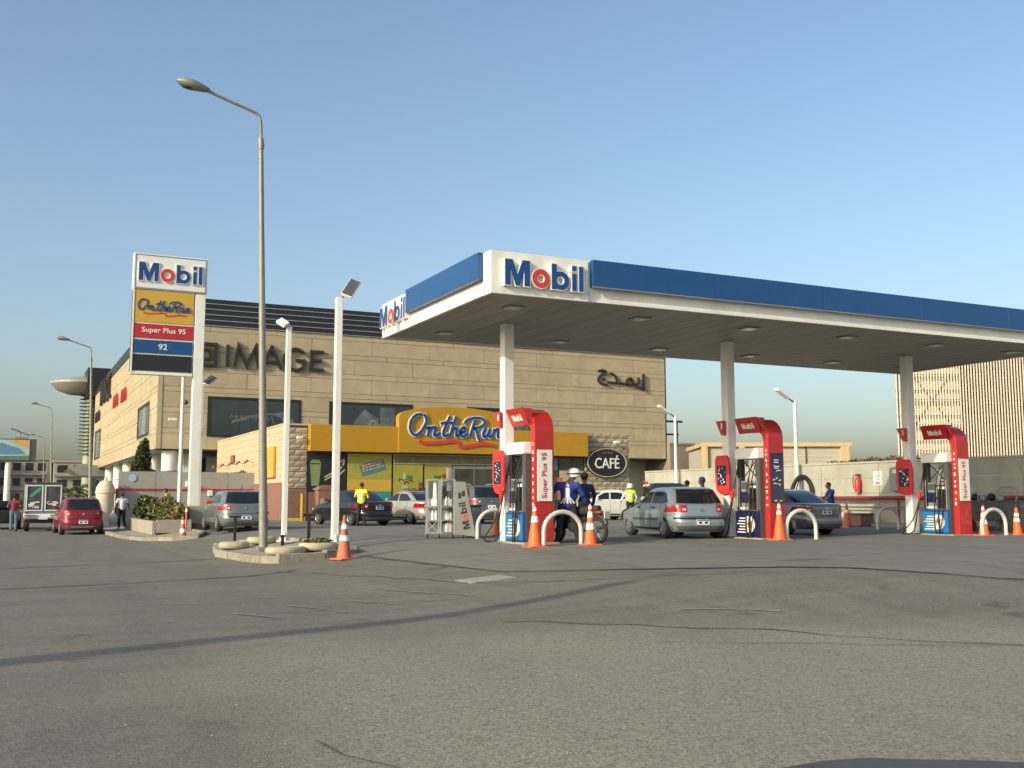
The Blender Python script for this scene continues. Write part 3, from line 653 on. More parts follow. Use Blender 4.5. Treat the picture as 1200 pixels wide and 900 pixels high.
# ---------------------------------------------------------------- rect tools
def rsub(rects, hole):
    out = []; a0, a1, b0, b1 = hole
    for (x0, x1, y0, y1) in rects:
        if x1 <= a0 or x0 >= a1 or y1 <= b0 or y0 >= b1: out.append((x0, x1, y0, y1)); continue
        if x0 < a0: out.append((x0, a0, y0, y1))
        if x1 > a1: out.append((a1, x1, y0, y1))
        m0, m1 = max(x0, a0), min(x1, a1)
        if y0 < b0: out.append((m0, m1, y0, b0))
        if y1 > b1: out.append((m0, m1, b1, y1))
    return [r for r in out if r[1] - r[0] > .04 and r[3] - r[2] > .04]
_bc = {}
def tile(name, m, parent, x0, x1, y0, y1, z0, z1, bev=.008):
    """a panel sharing its mesh with panels of the same size"""
    k = (name, m if isinstance(m, str) else m.name, round(x1 - x0, 2), round(y1 - y0, 2), round(z1 - z0, 2))
    if k not in _bc: _bc[k] = MB().box(0, x1 - x0, 0, y1 - y0, 0, z1 - z0).mesh(name, m)
    o = link(bpy.data.objects.new(name, _bc[k]), parent); o.location = (x0, y0, z0); return o
# ---------------------------------------------------------------- the mall
mall = thing('shopping_mall', 'large beige panelled mall with dark louvred roof band and big IMAGE letters', 'building', (0, 0, 0))
MX0, MX1, MY, MY1 = -2.72, 36.87, 46.8, 101
ZS, ZP = 4.33, 12.58
boxpart('core_wall', 'claddark', mall, MX0 + .06, MX1 - .06, MY + .06, MY1, ZS + .02, ZP)
rows = []; z = ZS
for k in range(6):
    rows.append((z, z + 1.03)); z += 1.03; rows.append((z, z + .345)); z += .345
wins = [(.44, 6.70, 5.2, 7.88), (8.70, 14.85, 5.2, 7.88), (19.2, 25.6, 5.2, 7.88)]
rng = random.Random(11)
for k, (a, b_) in enumerate(rows):
    x = MX0 - [0, 2.0, 3.1, 1.2][k % 4]
    while x < MX1:
        rs = [(max(x, MX0) + .012, min(x + 4.4, MX1) - .012, a + .012, b_ - .012)]
        if rs[0][1] - rs[0][0] > .1:
            for w in wins: rs = rsub(rs, w)
            for r in rs: tile('cladding_panel', 'cladding', mall, r[0], r[1], MY - .002 + rng.choice([0, .008, .015]), MY + .058, r[2], r[3])
        x += 4.4
swins = [(50.9, 57.9, 5.45, 7.8), (91.5, 99.0, 5.3, 8.4)]
for k, (a, b_) in enumerate(rows):
    y = MY + .07 - [0, 3.0, 4.4, 1.7][k % 4]
    while y < MY1:
        rs = [(max(y, MY + .07) + .012, min(y + 7.0, MY1) - .012, a + .012, b_ - .012)]
        if rs[0][1] - rs[0][0] > .1:
            for w in swins: rs = rsub(rs, w)
            for r in rs: tile('side_panel', 'cladding', mall, MX0 - .002 - rng.choice([0, .006, .012]), MX0 + .058, r[0], r[1], r[2], r[3])
        y += 7.0
boxpart('corner_trim', 'cladding', mall, MX0 - .03, MX0 + .28, MY - .03, MY + .068, ZS, ZP + .01, .01)
boxpart('soffit_edge', 'louver', mall, MX0 - .01, MX1, MY - .01, MY + 3, ZS - .1, ZS - .002)
boxpart('soffit_edge', 'louver', mall, MX0 - .01, MX0 + 3, MY + 3.001, MY1, ZS - .1, ZS - .002)
boxpart('end_trim', 'louver', mall, MX1 - .05, MX1 + .05, MY - .02, MY + 20, ZS, ZP + .05)
# louvred roof band: boards with bright lower edges
bh = (14.42 - ZP) / 5
for i in range(5):
    z = ZP + bh * i
    lb = boxpart('louver_board', 'louver', mall, MX0 - .05, MX1 + .05, MY - .04, MY + .12, z + .07, z + bh, .01)
    boxpart('bright_edge', 'louvlite', lb, MX0 - .05, MX1 + .05, MY - .075, MY + .10, z + .02, z + .068)
for i in range(3):
    z = ZP + .62 * i * .5
    boxpart('roof_edge_board', 'louver', mall, MX0 - .06 + .1 * i, MX0 + .2 + .1 * i, MY + .13, MY1, z + .02, z + .29, .01)
boxpart('roof_core', 'louver', mall, MX0 + .4, MX1 - .2, MY + .2, MY1 - .2, ZP + .01, 14.1)
def picwin(x0, x1, z0, z1, seed, parent):
    f = MB(); t = .14
    for q in ((x0, x1, z0, z0 + t), (x0, x1, z1 - t, z1), (x0, x0 + t, z0 + t, z1 - t), (x1 - t, x1, z0 + t, z1 - t)): f.box(q[0], q[1], MY - .05, MY + .057, q[2], q[3])
    w = f.build('window', 'frame', parent, .01)
    k = 3; wd = (x1 - x0 - 2 * t) / k
    for i in range(k):
        g = boxpart('pane', 'glass', w, x0 + t + wd * i + .01, x0 + t + wd * (i + 1) - .01, MY + .02, MY + .045, z0 + t, z1 - t)
    return w
posterg = mat('faded_poster_grey', (.115, .13, .13), .25, var=.5, scale=1.1)
posterl = mat('faded_poster_light', (.20, .22, .22), .25, var=.3)
for i, (x0, x1, z0, z1) in enumerate(wins):
    w = picwin(x0, x1, z0, z1, i, mall)
    r = random.Random(40 + i); b = MB()
    if i == 0:
        for k in range(3): ribbon(b, [(x0 + 1.6, z0 + .95 + .06 * k), (x0 + 3 + k, z0 + 1.5 + .12 * k), (x1 - 1.2, z0 + 1.6 - .2 * k), (x1 - .4, z0 + 1.1)], .10, ((0, MY + .012, 0), (1, 0, 0), (0, 0, 1), (0, -1, 0)), .004, .002 * k)
        for k in range(9): ribbon(b, [(x0 + 1.5 + k * .34, z0 + 1.2 + r.uniform(-.1, .1)), (x0 + 1.55 + k * .34, z0 + 1.45), (x0 + 1.72 + k * .34, z0 + 1.2 + r.uniform(-.3, .2))], .07, ((0, MY + .012, 0), (1, 0, 0), (0, 0, 1), (0, -1, 0)), .004, .007)
        b.build('poster_drawing', posterg, w)
    else:
        b.prism([(x0 + 1.6, z0 + .3), (x0 + 3.8, z0 + .3), (x0 + 3.6, z0 + 1.6), (x0 + 2.6, z0 + 2.2), (x0 + 1.9, z0 + 1.4)], (0, MY + .012, 0), (1, 0, 0), (0, 0, 1), (0, -1, 0), .004)
        b.prism([(x1 - 2.4, z0 + .2), (x1 - 1.3, z0 + .2), (x1 - 1.3, z1 - .3), (x1 - 2.4, z1 - .3)], (0, MY + .012, 0), (1, 0, 0), (0, 0, 1), (0, -1, 0), .004)
        b.build('poster_picture', posterg, w)
        b = MB(); ring(b, (x0 + 3.2, z0 + 1.2), .16, .3, ((0, MY + .006, 0), (1, 0, 0), (0, 0, 1), (0, -1, 0)), .003)
        for k in range(4): ribbon(b, [(x0 + 2.6 + .3 * k, z0 + .6), (x0 + 2.8 + .3 * k, z0 + 1.0 + .2 * (k % 2))], .08, ((0, MY + .005, 0), (1, 0, 0), (0, 0, 1), (0, -1, 0)), .002)
        b.build('poster_drawing', posterl, w)
for (y0, y1, z0, z1) in swins:
    f = MB(); t = .2
    for q in ((y0, y1, z0, z0 + t), (y0, y1, z1 - t, z1), (y0, y0 + t, z0 + t, z1 - t), (y1 - t, y1, z0 + t, z1 - t)): f.box(MX0 - .03, MX0 + .057, q[0], q[1], q[2], q[3])
    w = f.build('window', 'frame', mall)
    for i in range(3):
        wd = (y1 - y0 - 2 * t) / 3; boxpart('pane', ['glass', posterl, posterg][i], w, MX0 + .02, MX0 + .045, y0 + t + wd * i + .02, y0 + t + wd * (i + 1) - .02, z0 + t, z1 - t)
# letters IMAGE, square logo, Arabic name
bro = 'silver'
F = ((0, MY - .20, 9.92), (1, 0, 0), (0, 0, 1), (0, -1, 0)); D = .22
def letter(strokes, w=.19, h=None):
    b = MB()
    for i, s_ in enumerate(strokes):
        ribbon(b, s_[0], w, ((F[0][0], MY - .02, F[0][2]), *F[1:3], F[3]), D, .002 * i, smooth=s_[1] if len(s_) > 1 else False)
    return b.build('letter', bro, mall)
H = 1.46
letter([([(1.62, 0), (1.62, H)],)])
letter([([(2.1, 0), (2.32, H), (2.9, .1), (3.48, H), (3.7, 0)],)])
letter([([(3.85, 0), (4.55, H), (5.25, 0)],), ([(4.15, .45), (4.95, .45)],)])
letter([([(6.78, 1.22), (6.45, 1.42), (6.1, 1.46), (5.62, 1.2), (5.45, .73), (5.62, .26), (6.1, 0), (6.55, .08), (6.8, .3), (6.8, .68)], True), ([(6.9, .68), (6.25, .68)],)])
letter([([(7.35, 0), (7.35, H)],), ([(7.24, .1), (8.2, .1)],), ([(7.24, .74), (8.05, .74)],), ([(7.24, H - .1), (8.2, H - .1)],)])
for (o_, i_) in ((.80, .60), (.42, .24)):
    b = MB(); c = (.15, .73)
    P = [(c[0] - o_, c[1] - o_), (c[0] + o_, c[1] - o_), (c[0] + o_, c[1] + o_), (c[0] - o_, c[1] + o_)]; Q = [(c[0] - i_, c[1] - i_), (c[0] + i_, c[1] - i_), (c[0] + i_, c[1] + i_), (c[0] - i_, c[1] + i_)]
    b.strip(P, Q, (0, MY - .02, 9.92), (1, 0, 0), (0, 0, 1), (0, -1, 0), D, closed=True); b.build('square_logo', bro, mall)
AF = lambda x, y: ((x + 5) / 70 + 30.35, 11.23 - (y - 191) / 97)
def arab(strokes, w=.13):
    b = MB()
    for i, s_ in enumerate(strokes): ribbon(b, [AF(*p) for p in s_], w, ((0, MY - .02, 0), (1, 0, 0), (0, 0, 1), (0, -1, 0)), .2, .002 * i, smooth=len(s_) > 2)
    return b.build('arabic_letter', bro, mall)
arab([[(298, 200), (298, 290)], [(306, 302), (292, 304), (290, 314), (304, 316)], [(288, 322), (306, 320)]])
arab([[(264, 232), (266, 262), (258, 280), (226, 286)], [(246, 306), (256, 306)], [(264, 306), (274, 306)]])
arab([[(228, 286), (196, 292), (184, 272), (196, 244), (214, 240), (226, 260), (222, 288)], [(196, 284), (150, 282), (120, 280)]])
arab([[(80, 206), (104, 222), (120, 252), (122, 276), (100, 280), (62, 278)]])
arab([[(2, 196), (22, 188), (46, 194), (48, 206), (24, 222), (6, 246), (4, 272), (18, 292), (40, 298), (62, 296)], [(30, 258), (42, 258)]])
# signs on the sunlit side face
SF = lambda y0, z0: ((MX0 - .03, y0, z0), (0, -1, 0), (0, 0, 1), (-1, 0, 0))
b = MB(); fr = SF(91.5, 10.7)
for i, s_ in enumerate(([(0, 0), (0, 2.2)], [(1.0, 0), (1.3, 2.2), (2.3, .5), (3.2, 2.2), (3.6, 0)], [(4.2, 0), (5.2, 2.2), (6.2, 0)], [(8.6, 1.9), (7.6, 2.2), (6.8, 1.1), (7.6, 0), (8.8, .4), (8.8, 1.0)], [(10.8, 2.1), (9.6, 2.1), (9.6, .1), (10.8, .1)])):
    ribbon(b, s_, .32, fr, .2, .003 * i, smooth=False)
b.build('side_lettering', bro, mall)
for (y0, z0, c, w_) in ((77.2, 9.3, 'red', 4.2), (70.0, 9.2, 'red', 4.0), (98, 9.3, bro, 6)):
    b = MB(); fr = SF(y0, z0)
    for i in range(4): ribbon(b, [(i * w_ / 4, 0), (i * w_ / 4 + .1, 1.05), (i * w_ / 4 + w_ * .15, .95 - .4 * (i % 2)), (i * w_ / 4 + w_ * .13, 0)], .11, fr, .15, .003 * i, smooth=False)
    b.build('side_lettering', c, mall)
# recessed ground floor and columns
boxpart('ground_floor_wall', 'wallp', mall, .2, MX1, MY + 3.0, MY + 3.2, 0, ZS - .11)
boxpart('ground_floor_wall', 'wallp', mall, .0, .198, MY + 3.0, MY1, 0, ZS - .11)
for x0, x1, z0, z1 in ((-.0 + .3, .9, .1, 3.9), (.95, 3.0, .1, 2.6), (24, 27, .1, 3.0), (27.4, 30, .1, 3.0)):
    w = boxpart('shop_window', 'frame', mall, x0, x1, MY + 2.93, MY + 2.998, z0, z1); boxpart('pane', 'glass', w, x0 + .08, x1 - .08, MY + 2.9, MY + 2.928, z0 + .08, z1 - .08)
wp = boxpart('white_shutter', 'steelwhite', mall, 1.0, 3.1, MY + 2.86, MY + 2.99, 2.62, 4.0)
for y in (MY + .7, 55.5, 64, 72.5, 81, 90):
    b = MB(); b.cyl((MX0 + .95, y, -.3), (MX0 + .95, y, ZS - .1), .5, n=24); c = b.build('round_column', 'steelwhite', mall)
    b = MB(); b.tube([(MX0 + .95 + .51 * math.cos(a), y + .51 * math.sin(a), 2.9) for a in [2 * math.pi * k / 20 for k in range(20)]], .04, 6, closed=True); b.build('column_ring', 'grey', c)
for i in range(8):
    tile('white_panel', 'steelwhite', mall, -.9 + 1.32 * 0, .15, MY + 3.3 + i * .01, MY + 3.35, .1 + i * .01, .2) if False else None
# low white panels at the base seen under the soffit
for (x0, x1, z0, z1) in ((-1.35, -.55, .5, 4.15), (-.5, .16, .5, 4.15)): boxpart('base_panel', 'steelwhite', mall, x0, x1, MY + 2.2, MY + 2.3, z0, z1, .02)
# corner tower, roof disc and lower entrance canopy at the far end
tw = boxpart('corner_tower', 'louver', mall, -3.6, MX0 + 1.5, MY1 + .2, MY1 + 6, 12.6, 15.8)
b = MB(); b.lathe([(.8, 1.2), (.8, 15.0)], (-2.75, MY1 + 4.5, 0), n=24); gl = b.build('glass_stair_tower', mat('pale_green_glass', (.30, .36, .27), .15, var=.2), mall)
for k in range(18):
    z = 6.2 + k * .42; b = MB(); b.lathe([(.82, 0), (1.25, .03), (1.25, .09), (.82, .12)], (-2.85, MY1 + 4.5, z), n=18); b.build('sun_fin', 'dgrey', gl)
b = MB(); b.lathe([(.5, -.5), (1.6, -1.15), (2.9, -.7), (3.55, .0), (3.5, .2), (.5, .95)], (-3.9, MY1 + 4.0, 14.2), n=10); b.build('roof_disc', mat('disc_grey', (.34, .33, .29), .5), mall)
b = MB(); b.prism([(0, .7), (1.2, 0), (4.5, -.1), (4.5, .9), (1.4, 1.25)], (-5.6, MY1 - 8, 3.5), (1, 0, 0), (0, 0, 1), (0, 1, 0), 9); b.build('entrance_canopy', 'grey', mall, .02)
# ---------------------------------------------------------------- shop
shop = thing('convenience_shop', 'low cream stone shop with long yellow fascia and arched On the Run sign', 'shop', (0, 0, 0))
AX0, AX1, AY, AZ = 1.15, 21.67, 28.44, 4.83
boxpart('core_wall', 'claddark', shop, AX0 + .05, AX1 - .05, AY + .06, MY - .1, 0, AZ - .02)
for k in range(8):      # courses of the sunlit side wall
    z0 = 1.9 + k * (AZ - 1.9) / 8; z1 = 1.9 + (k + 1) * (AZ - 1.9) / 8; y = AY + .02 - [0, 1.1][k % 2]
    while y < MY - .1:
        a = max(y, AY + .02) + .006; c = min(y + 2.2, MY - .12) - .006
        if c - a > .1: tile('stone_course', 'pinkst', shop, AX0 - .002 * (k % 3), AX0 + .048, a, c, z0 + .006, z1 - .006)
        y += 2.2
boxpart('base_course', 'basest', shop, AX0 - .03, AX0 + .045, AY + .02, MY - .12, .0, 1.88, .01)
boxpart('coping', 'pinkst', shop, AX0 - .04, AX1, AY - .02, AY + .3, AZ - .018, AZ + .07, .01)
boxpart('coping', 'pinkst', shop, AX0 - .04, AX0 + .3, AY + .302, MY - .1, AZ - .018, AZ + .07, .01)
bricks = [MB().box(0, .58, 0, .12, 0, .27) for _ in range(4)]
bm_ = []
for q in range(4):      # rough faced blocks: split mesh, pushed out middle
    r = random.Random(q); b = MB(); n1, n2 = 5, 3; ids = {}
    for i in range(n1):
        for j in range(n2):
            e = i in (0, n1 - 1) or j in (0, n2 - 1); ids[i, j] = b.addv((.58 * i / (n1 - 1), 0 if e else -.018 - r.uniform(0, .02), .255 * j / (n2 - 1)))
    for i in range(n1 - 1):
        for j in range(n2 - 1): b.face((ids[i, j], ids[i + 1, j], ids[i + 1, j + 1], ids[i, j + 1]))
    c0 = [b.addv(p) for p in ((0, .08, 0), (.58, .08, 0), (.58, .08, .255), (0, .08, .255))]
    bot = [ids[i, 0] for i in range(n1)]; top = [ids[i, n2 - 1] for i in range(n1)]
    b.face(bot[::-1] + [c0[0], c0[1]]); b.face(top + [c0[2], c0[3]]); b.face([ids[0, j] for j in range(n2)] + [c0[3], c0[0]]); b.face([ids[n1 - 1, j] for j in range(n2)][::-1] + [c0[1], c0[2]])
    bm_.append(b.mesh('stone_block', 'stone'))
def blocks(x0, x1, z0, z1, seed, keep=lambda x, z: True):
    r = random.Random(seed); k = 0; z = z0
    while z < z1 - .1:
        x = x0 - (.3 if k % 2 else 0)
        while x < x1 - .02:
            a = max(x, x0); c = min(x + .6, x1)
            if c - a > .12 and keep((a + c) / 2, z + .13):
                o = link(bpy.data.objects.new('stone_block', bm_[r.randrange(4)]), shop); o.location = (a + .008, AY - .03, z + .008); o.scale = ((c - a - .016) / .58, 1, 1)
            x += .6
        z += .28; k += 1
blocks(AX0, 2.38, 1.62, 4.75, 1)
blocks(18.62, AX1, .15, 4.75, 2)
boxpart('base_course', 'basest', shop, AX0, 2.38, AY - .06, AY + .04, .12, 1.6, .01)
# fascia and arch
boxpart('yellow_fascia', 'yellow', shop, 2.39, 18.6, AY - .5, AY + .05, 3.50, 4.87, .02)
fy = AY - .5
arch = [(7.08, 4.86), (7.08, 5.45)] + [(10.25 + 3.15 * math.sin(a), 5.45 + .56 * (math.cos(a * 1.0) - math.cos(1.55)) / (1 - math.cos(1.55))) for a in [-1.55 + 3.1 * k / 16 for k in range(17)]] + [(13.42, 5.45), (13.42, 4.86)]
ar = MB().prism(arch, (0, fy - .10, -.98 + .98), (1, 0, 0), (0, 0, 1), (0, 1, 0), .5).build('yellow_arch', 'yellow', shop, .02)
boxpart('arch_lower', 'yellow', shop, 7.08, 13.42, fy - .10, fy - .002, 3.52, 4.858, .01)
on_the_run(shop, ((7.62, fy - .101, 4.42), (1, 0, 0), (0, 0, 1), (0, -1, 0)), 1.0, .07)
# poster, window films, board, door
po = boxpart('black_poster', 'black', shop, 2.42, 4.44, AY - .03, AY + .04, 1.45, 3.42, .01)
cup = mat('cup_print', (.22, .26, .12), .4)
b = MB(); b.prism([(2.62, 1.75), (3.0, 1.75), (3.1, 2.85), (2.52, 2.85)], (0, AY - .032, 0), (1, 0, 0), (0, 0, 1), (0, -1, 0), .004); b.prism([(2.5, 2.9), (3.12, 2.9), (3.0, 3.08), (2.62, 3.08)], (0, AY - .032, 0), (1, 0, 0), (0, 0, 1), (0, -1, 0), .004); b.build('cup_picture', cup, po)
b = MB()
for i, s_ in enumerate(([(3.3, 2.2), (3.75, 2.45)], [(3.3, 2.05), (3.75, 2.3)], [(4.0, 2.9), (4.3, 3.1), (4.25, 2.8)], [(4.0, 2.5), (4.2, 2.75)], [(4.05, 2.3), (4.35, 2.6)], [(2.7, 1.6), (2.8, 1.6)], [(3.0, 1.6), (3.2, 1.6)], [(3.6, 1.6), (3.7, 1.6)])): ribbon(b, s_, .08, ((0, AY - .032, 0), (1, 0, 0), (0, 0, 1), (0, -1, 0)), .003, .001 * i)
b.build('poster_lettering', 'cream', po)
boxpart('base_course', 'basest', shop, 2.39, 4.45, AY - .02, AY + .04, .12, 1.44)
for i, (a, c) in enumerate(((4.46, 6.94), (6.96, 8.7), (8.72, 10.38))):
    w = boxpart('shop_window', 'frame', shop, a, c, AY - .01, AY + .05, .15, 3.48)
    boxpart('window_film', 'filmg', w, a + .04, c - .04, AY - .025, AY - .012, 2.1 if i == 0 else .9, 3.44)
    if i == 0: boxpart('teal_film', 'teal', w, a + .04, c - .04, AY - .025, AY - .012, .2, 1.48); boxpart('yellow_film', 'ysign', w, a + .04, c - .04, AY - .024, AY - .012, 1.482, 2.098)
    else:
        boxpart('lower_film', 'basest', w, a + .04, c - .04, AY - .024, AY - .012, .2, .898)
        b = MB(); r = random.Random(i)
        for k in range(8): x = r.uniform(a + .2, c - .5); z = r.uniform(1.0, 2.2); ribbon(b, [(x, z), (x + .1, z + .12), (x + .3, z + .02)], .05, ((0, AY - .026, 0), (1, 0, 0), (0, 0, 1), (0, -1, 0)), .002, .0005 * k)
        tag(b.build('film_drawing', 'black', w), kind='stuff')
w0 = boxpart('offer_sticker', mat('grey_sticker', (.12, .13, .12), .5, var=.4, scale=6), shop, 0, 1.35, 0, .006, 0, .62); w0.location = (5.3, AY - .034, 2.25); w0.rotation_euler = (0, -.28, 0)
b = MB(); b.box(.05, 1.35, -.003, -.001, .02, .14); o = b.build('teal_strip', 'teal', w0)
b = MB(); rr_ = random.Random(12)
for i in range(3):
    xx = .08
    while xx < 1.2: w_ = rr_.uniform(.05, .2); b.box(xx, min(xx + w_, 1.28), -.004, -.001, .2 + i * .14, .28 + i * .14); xx += w_ + .05
tag(b.build('sticker_lettering', 'cream', w0), kind='stuff')
pr_ = random.Random(21); pcol = [mat('print_orange', (.45, .16, .03), .5), mat('print_green', (.06, .20, .05), .5), mat('print_cream', (.45, .42, .32), .5), mat('print_red', (.35, .04, .03), .5), mat('print_dark', (.05, .045, .04), .5)]
for i in range(16):
    x = pr_.uniform(7.1, 10.0); z = pr_.uniform(.95, 2.4); w_, h_ = pr_.uniform(.12, .42), pr_.uniform(.10, .34)
    boxpart('window_print', pcol[i % 5], shop, x, min(x + w_, 10.3), AY - .030 - .0015 * i, AY - .0275 - .0015 * i, z, z + h_)
for i in range(7):
    x = 13.1 + .75 * i; boxpart('window_print', pcol[(i * 2) % 5], shop, x, x + pr_.uniform(.3, .55), AY - .032, AY - .027, pr_.uniform(.5, 1.2), pr_.uniform(1.5, 2.5))
f = MB()
for q in ((7.0, 13.6, 2.93, 2.98), (7.0, 13.6, 3.4, 3.45), (7.0, 7.06, 2.98, 3.4)): f.box(q[0], q[1], AY - .07, AY - .03, q[2], q[3])
f.build('board_frame', 'cream', shop); boxpart('menu_board', mat('dull_board', (.15, .14, .06), .5, var=.3), shop, 7.06, 13.6, AY - .06, AY - .03, 2.98, 3.4)
dr = boxpart('door_frame', 'grey', shop, 10.4, 12.9, AY - .03, AY + .05, .12, 2.88)
for i in range(2): boxpart('door_leaf', 'shopglass', dr, 10.5 + 1.18 * i, 11.6 + 1.18 * i, AY - .05, AY - .031, .2, 2.72)
for i, (a, c) in enumerate(((12.92, 15.3), (15.32, 16.9), (16.92, 18.6))):
    w = boxpart('shop_window', 'frame', shop, a, c, AY - .01, AY + .05, .15, 3.48); boxpart('pane', 'shopglass' if i != 2 else 'cream', w, a + .05, c - .05, AY - .025, AY - .012, .25, 2.7); boxpart('upper_picture', posterg if i % 2 else 'shopglass', w, a + .05, c - .05, AY - .025, AY - .012, 2.72, 3.42)
# cafe sign
cs = tag(MB().prism([(1.38 * math.cos(a), .86 * math.sin(a)) for a in [2 * math.pi * k / 40 for k in range(40)]], (0, 0, 0), (1, 0, 0), (0, 0, 1), (0, -1, 0), .14).build('cafe_sign', 'black'), 'black oval sign reading CAFÉ with a cream ring on the rough stone wall', 'sign')
cs.location = (20.0, AY - .10, 3.18)
b = MB(); ring(b, (0, 0), .92, .97, ((0, -.141, 0), (1.38, 0, 0), (0, 0, .86), (0, -1, 0)), .02, n=48); b.build('cream_ring', mat('sign_cream', (.55, .46, .3), .4), cs)
text(cs, 'CAF\u00c9', ((-.82, -.141, -.34), (1, 0, 0), (0, 0, 1), (0, -1, 0)), 1.64, .78, 'white', .03, bold=.008)
b = MB()
for i in range(4): ribbon(b, [(-.35 + i * .2, .52), (-.27 + i * .2, .62), (-.2 + i * .2, .53)], .05, ((0, -.141, 0), (1, 0, 0), (0, 0, 1), (0, -1, 0)), .006)
b.build('small_script', 'basest', cs)
cl = thing('wall_camera', 'small white camera on a bracket above the right of the café sign', 'security camera', (20.6, AY - .1, 4.35)); boxpart('camera_body', 'white', cl, -.22, .1, -.5, -.2, -.05, .1, .02); b = MB(); b.cyl((0, 0, 0), (0, -.3, .0), .03); b.build('bracket', 'white', cl)
cl = thing('wall_camera', 'small white camera on the narrow stone pier left of the yellow fascia', 'security camera', (1.9, AY - .1, 4.15)); boxpart('camera_body', 'white', cl, -.16, .12, -.42, -.15, -.05, .09, .02); b = MB(); b.cyl((0, 0, 0), (0, -.3, .0), .03); b.build('bracket', 'white', cl)
boxpart('recess_panel', 'steelwhite', shop, AX1 + .02, 26.5, 44.5, 44.7, 3.2, 4.25); boxpart('dark_doorway', 'navy', shop, AX1 + .02, 25.2, 44.72, 44.8, 0, 3.19)
# yellow box sign and wire letters on the side wall
ys = tag(boxpart('box_sign', 'ysign', None, -.14, 0, 0, 3.4, 0, 1.62, .02), 'yellow box sign with blue and red dots on the sunlit side wall of the shop', 'sign'); ys.location = (AX0 - .03, 29.95, 2.18)
b = MB(); ring(b, (.75, .9), .0, .34, ((-.141, 3.4, 0), (0, -1.9, 0), (0, 0, 1), (-1, 0, 0)), .006, n=20, sx=.6); b.build('blue_disc', mat('disc_blue', (.12, .14, .45), .4), ys)
b = MB(); ring(b, (1.0, .45), .0, .2, ((-.142, 3.4, 0), (0, -1.9, 0), (0, 0, 1), (-1, 0, 0)), .006, n=20, sx=.6); b.build('red_disc', 'pred', ys)
wl = thing('wire_lettering', 'thin brown raised wire letters on the sunlit shop side wall above the grey hatchback', 'wall sign', (AX0 - .02, 0, 0))
b = MB()
for i in range(7):
    y = 43.8 - i * 1.0; r = random.Random(i)
    b.tube([(-.15, y, 1.3), (-.15, y + .05, 2.7)], .035, 5); b.tube([(-.15, y, 2.1 + .2 * (i % 2)), (-.15, y - .7, 2.1 + .2 * (i % 2))], .035, 5); b.tube([(-.15, y - .35, 1.4), (-.15, y - .3, 2.5)], .03, 5)
    b.tube([(-.15, y, 2.65), (-.15, y - .6, 2.65)], .03, 5)
b.build('wire_letters', 'silver', wl)
b = MB(); b.tube([(-.15, 37.6 + .7 * math.cos(a), 2.45 + .3 * math.sin(a)) for a in [2 * math.pi * k / 14 for k in range(14)]], .03, 5, closed=True); b.build('wire_loop', 'silver', wl)
for i, y in enumerate((45.4, 42.6, 40.0, 37.6, 35.3)):
    t = thing('wall_spotlight', 'small brown spotlight on the sunlit shop side wall, ' + ('farthest from the camera', 'second from the far end', 'middle one of the row of five', 'second from the street lamp', 'nearest to the street lamp')[i], 'spotlight', (AX0 - .03, y, 3.12), 0, 'row of small spotlights on the shop side wall'); b = MB(); b.cyl((0, 0, 0), (-.35, 0, .08), .02, n=6); b.build('arm', 'basest', t); b = MB(); b.cyl((-.3, 0, .12), (-.5, -.1, .0), .05, .08, n=8); b.build('lamp_head', 'basest', t)
tag(boxpart('junction_box', 'basest', None, AX0 - .14, AX0 - .03, 40.6, 41.5, 3.3, 3.75), 'small brown box high on the sunlit shop side wall', 'junction box')
# ---------------------------------------------------------------- boundary wall on the right
wx = 20.3; wall = thing('boundary_wall', 'long pale panelled boundary wall behind the forecourt, sunlit left and shaded right', 'wall', (wx, 0, 0))
y = -32.
while y < 24.6:
    y1 = min(y + 3.3, 24.7)
    for k in range(4): tile('wall_panel', 'wallp', wall, -.003 * ((k + int(y)) % 3), .16, y + .012, y1 - .012, .13 + k * .6, .13 + k * .6 + .59)
    boxpart('wall_post', 'wallp', wall, .165, .3, y - .12, y + .12, 0, 2.54, .01); y += 3.3
boxpart('coping', 'wallp', wall, -.03, .22, -32, 24.7, 2.532, 2.61, .01)
boxpart('wall_kerb', 'kerb', wall, -.9, -.01, -32, 24.7, -.03, .125, .02)
rl = thing('pipe_rail', 'dark red pipe rail along the shaded part of the pale wall', 'rail', (wx, 0, 0)); b = MB(); b.tube([(-.35, -14, 1.12), (-.35, 12.1, 1.12)], .08, 10); b.build('top_pipe', 'railred', rl); b = MB(); b.tube([(-.35, -14, .76), (-.35, 12.8, .76)], .03, 8); b.build('lower_pipe', 'galv', rl)
for y in (-10, -4, 1.6, 6.3, 11.9): b = MB(); b.cyl((-.35, y, .12), (-.35, y, 1.1), .055); b.build('post', 'railred', rl)
fe = thing('fire_extinguisher', 'red fire extinguisher hanging on the sunlit end of the pale wall', 'fire extinguisher', (wx - .16, 8.62, 1.36)); b = MB(); b.lathe([(.115, 0), (.125, .04), (.125, .5), (.07, .6), (.03, .63), (.03, .7)], n=16); b.build('cylinder_body', 'pred', fe); b = MB(); b.tube(catmull([(0, 0, .68), (-.10, .1, .66), (-.15, .1, .45), (-.14, .08, .15)]), .018, 6); b.build('hose', 'rubber', fe); boxpart('valve', 'black', fe, -.05, .05, -.11, .05, .68, .74)
eb = thing('electrical_box', 'grey metal electrical box with white label on the shaded wall left of the third column', 'electrical box', (wx, 6.5, 1.40)); boxpart('cabinet', 'grey', eb, -.2, -.01, -.28, .37, 0, .93, .015); boxpart('label_plate', 'white', eb, -.212, -.202, .0, .18, .69, .84)
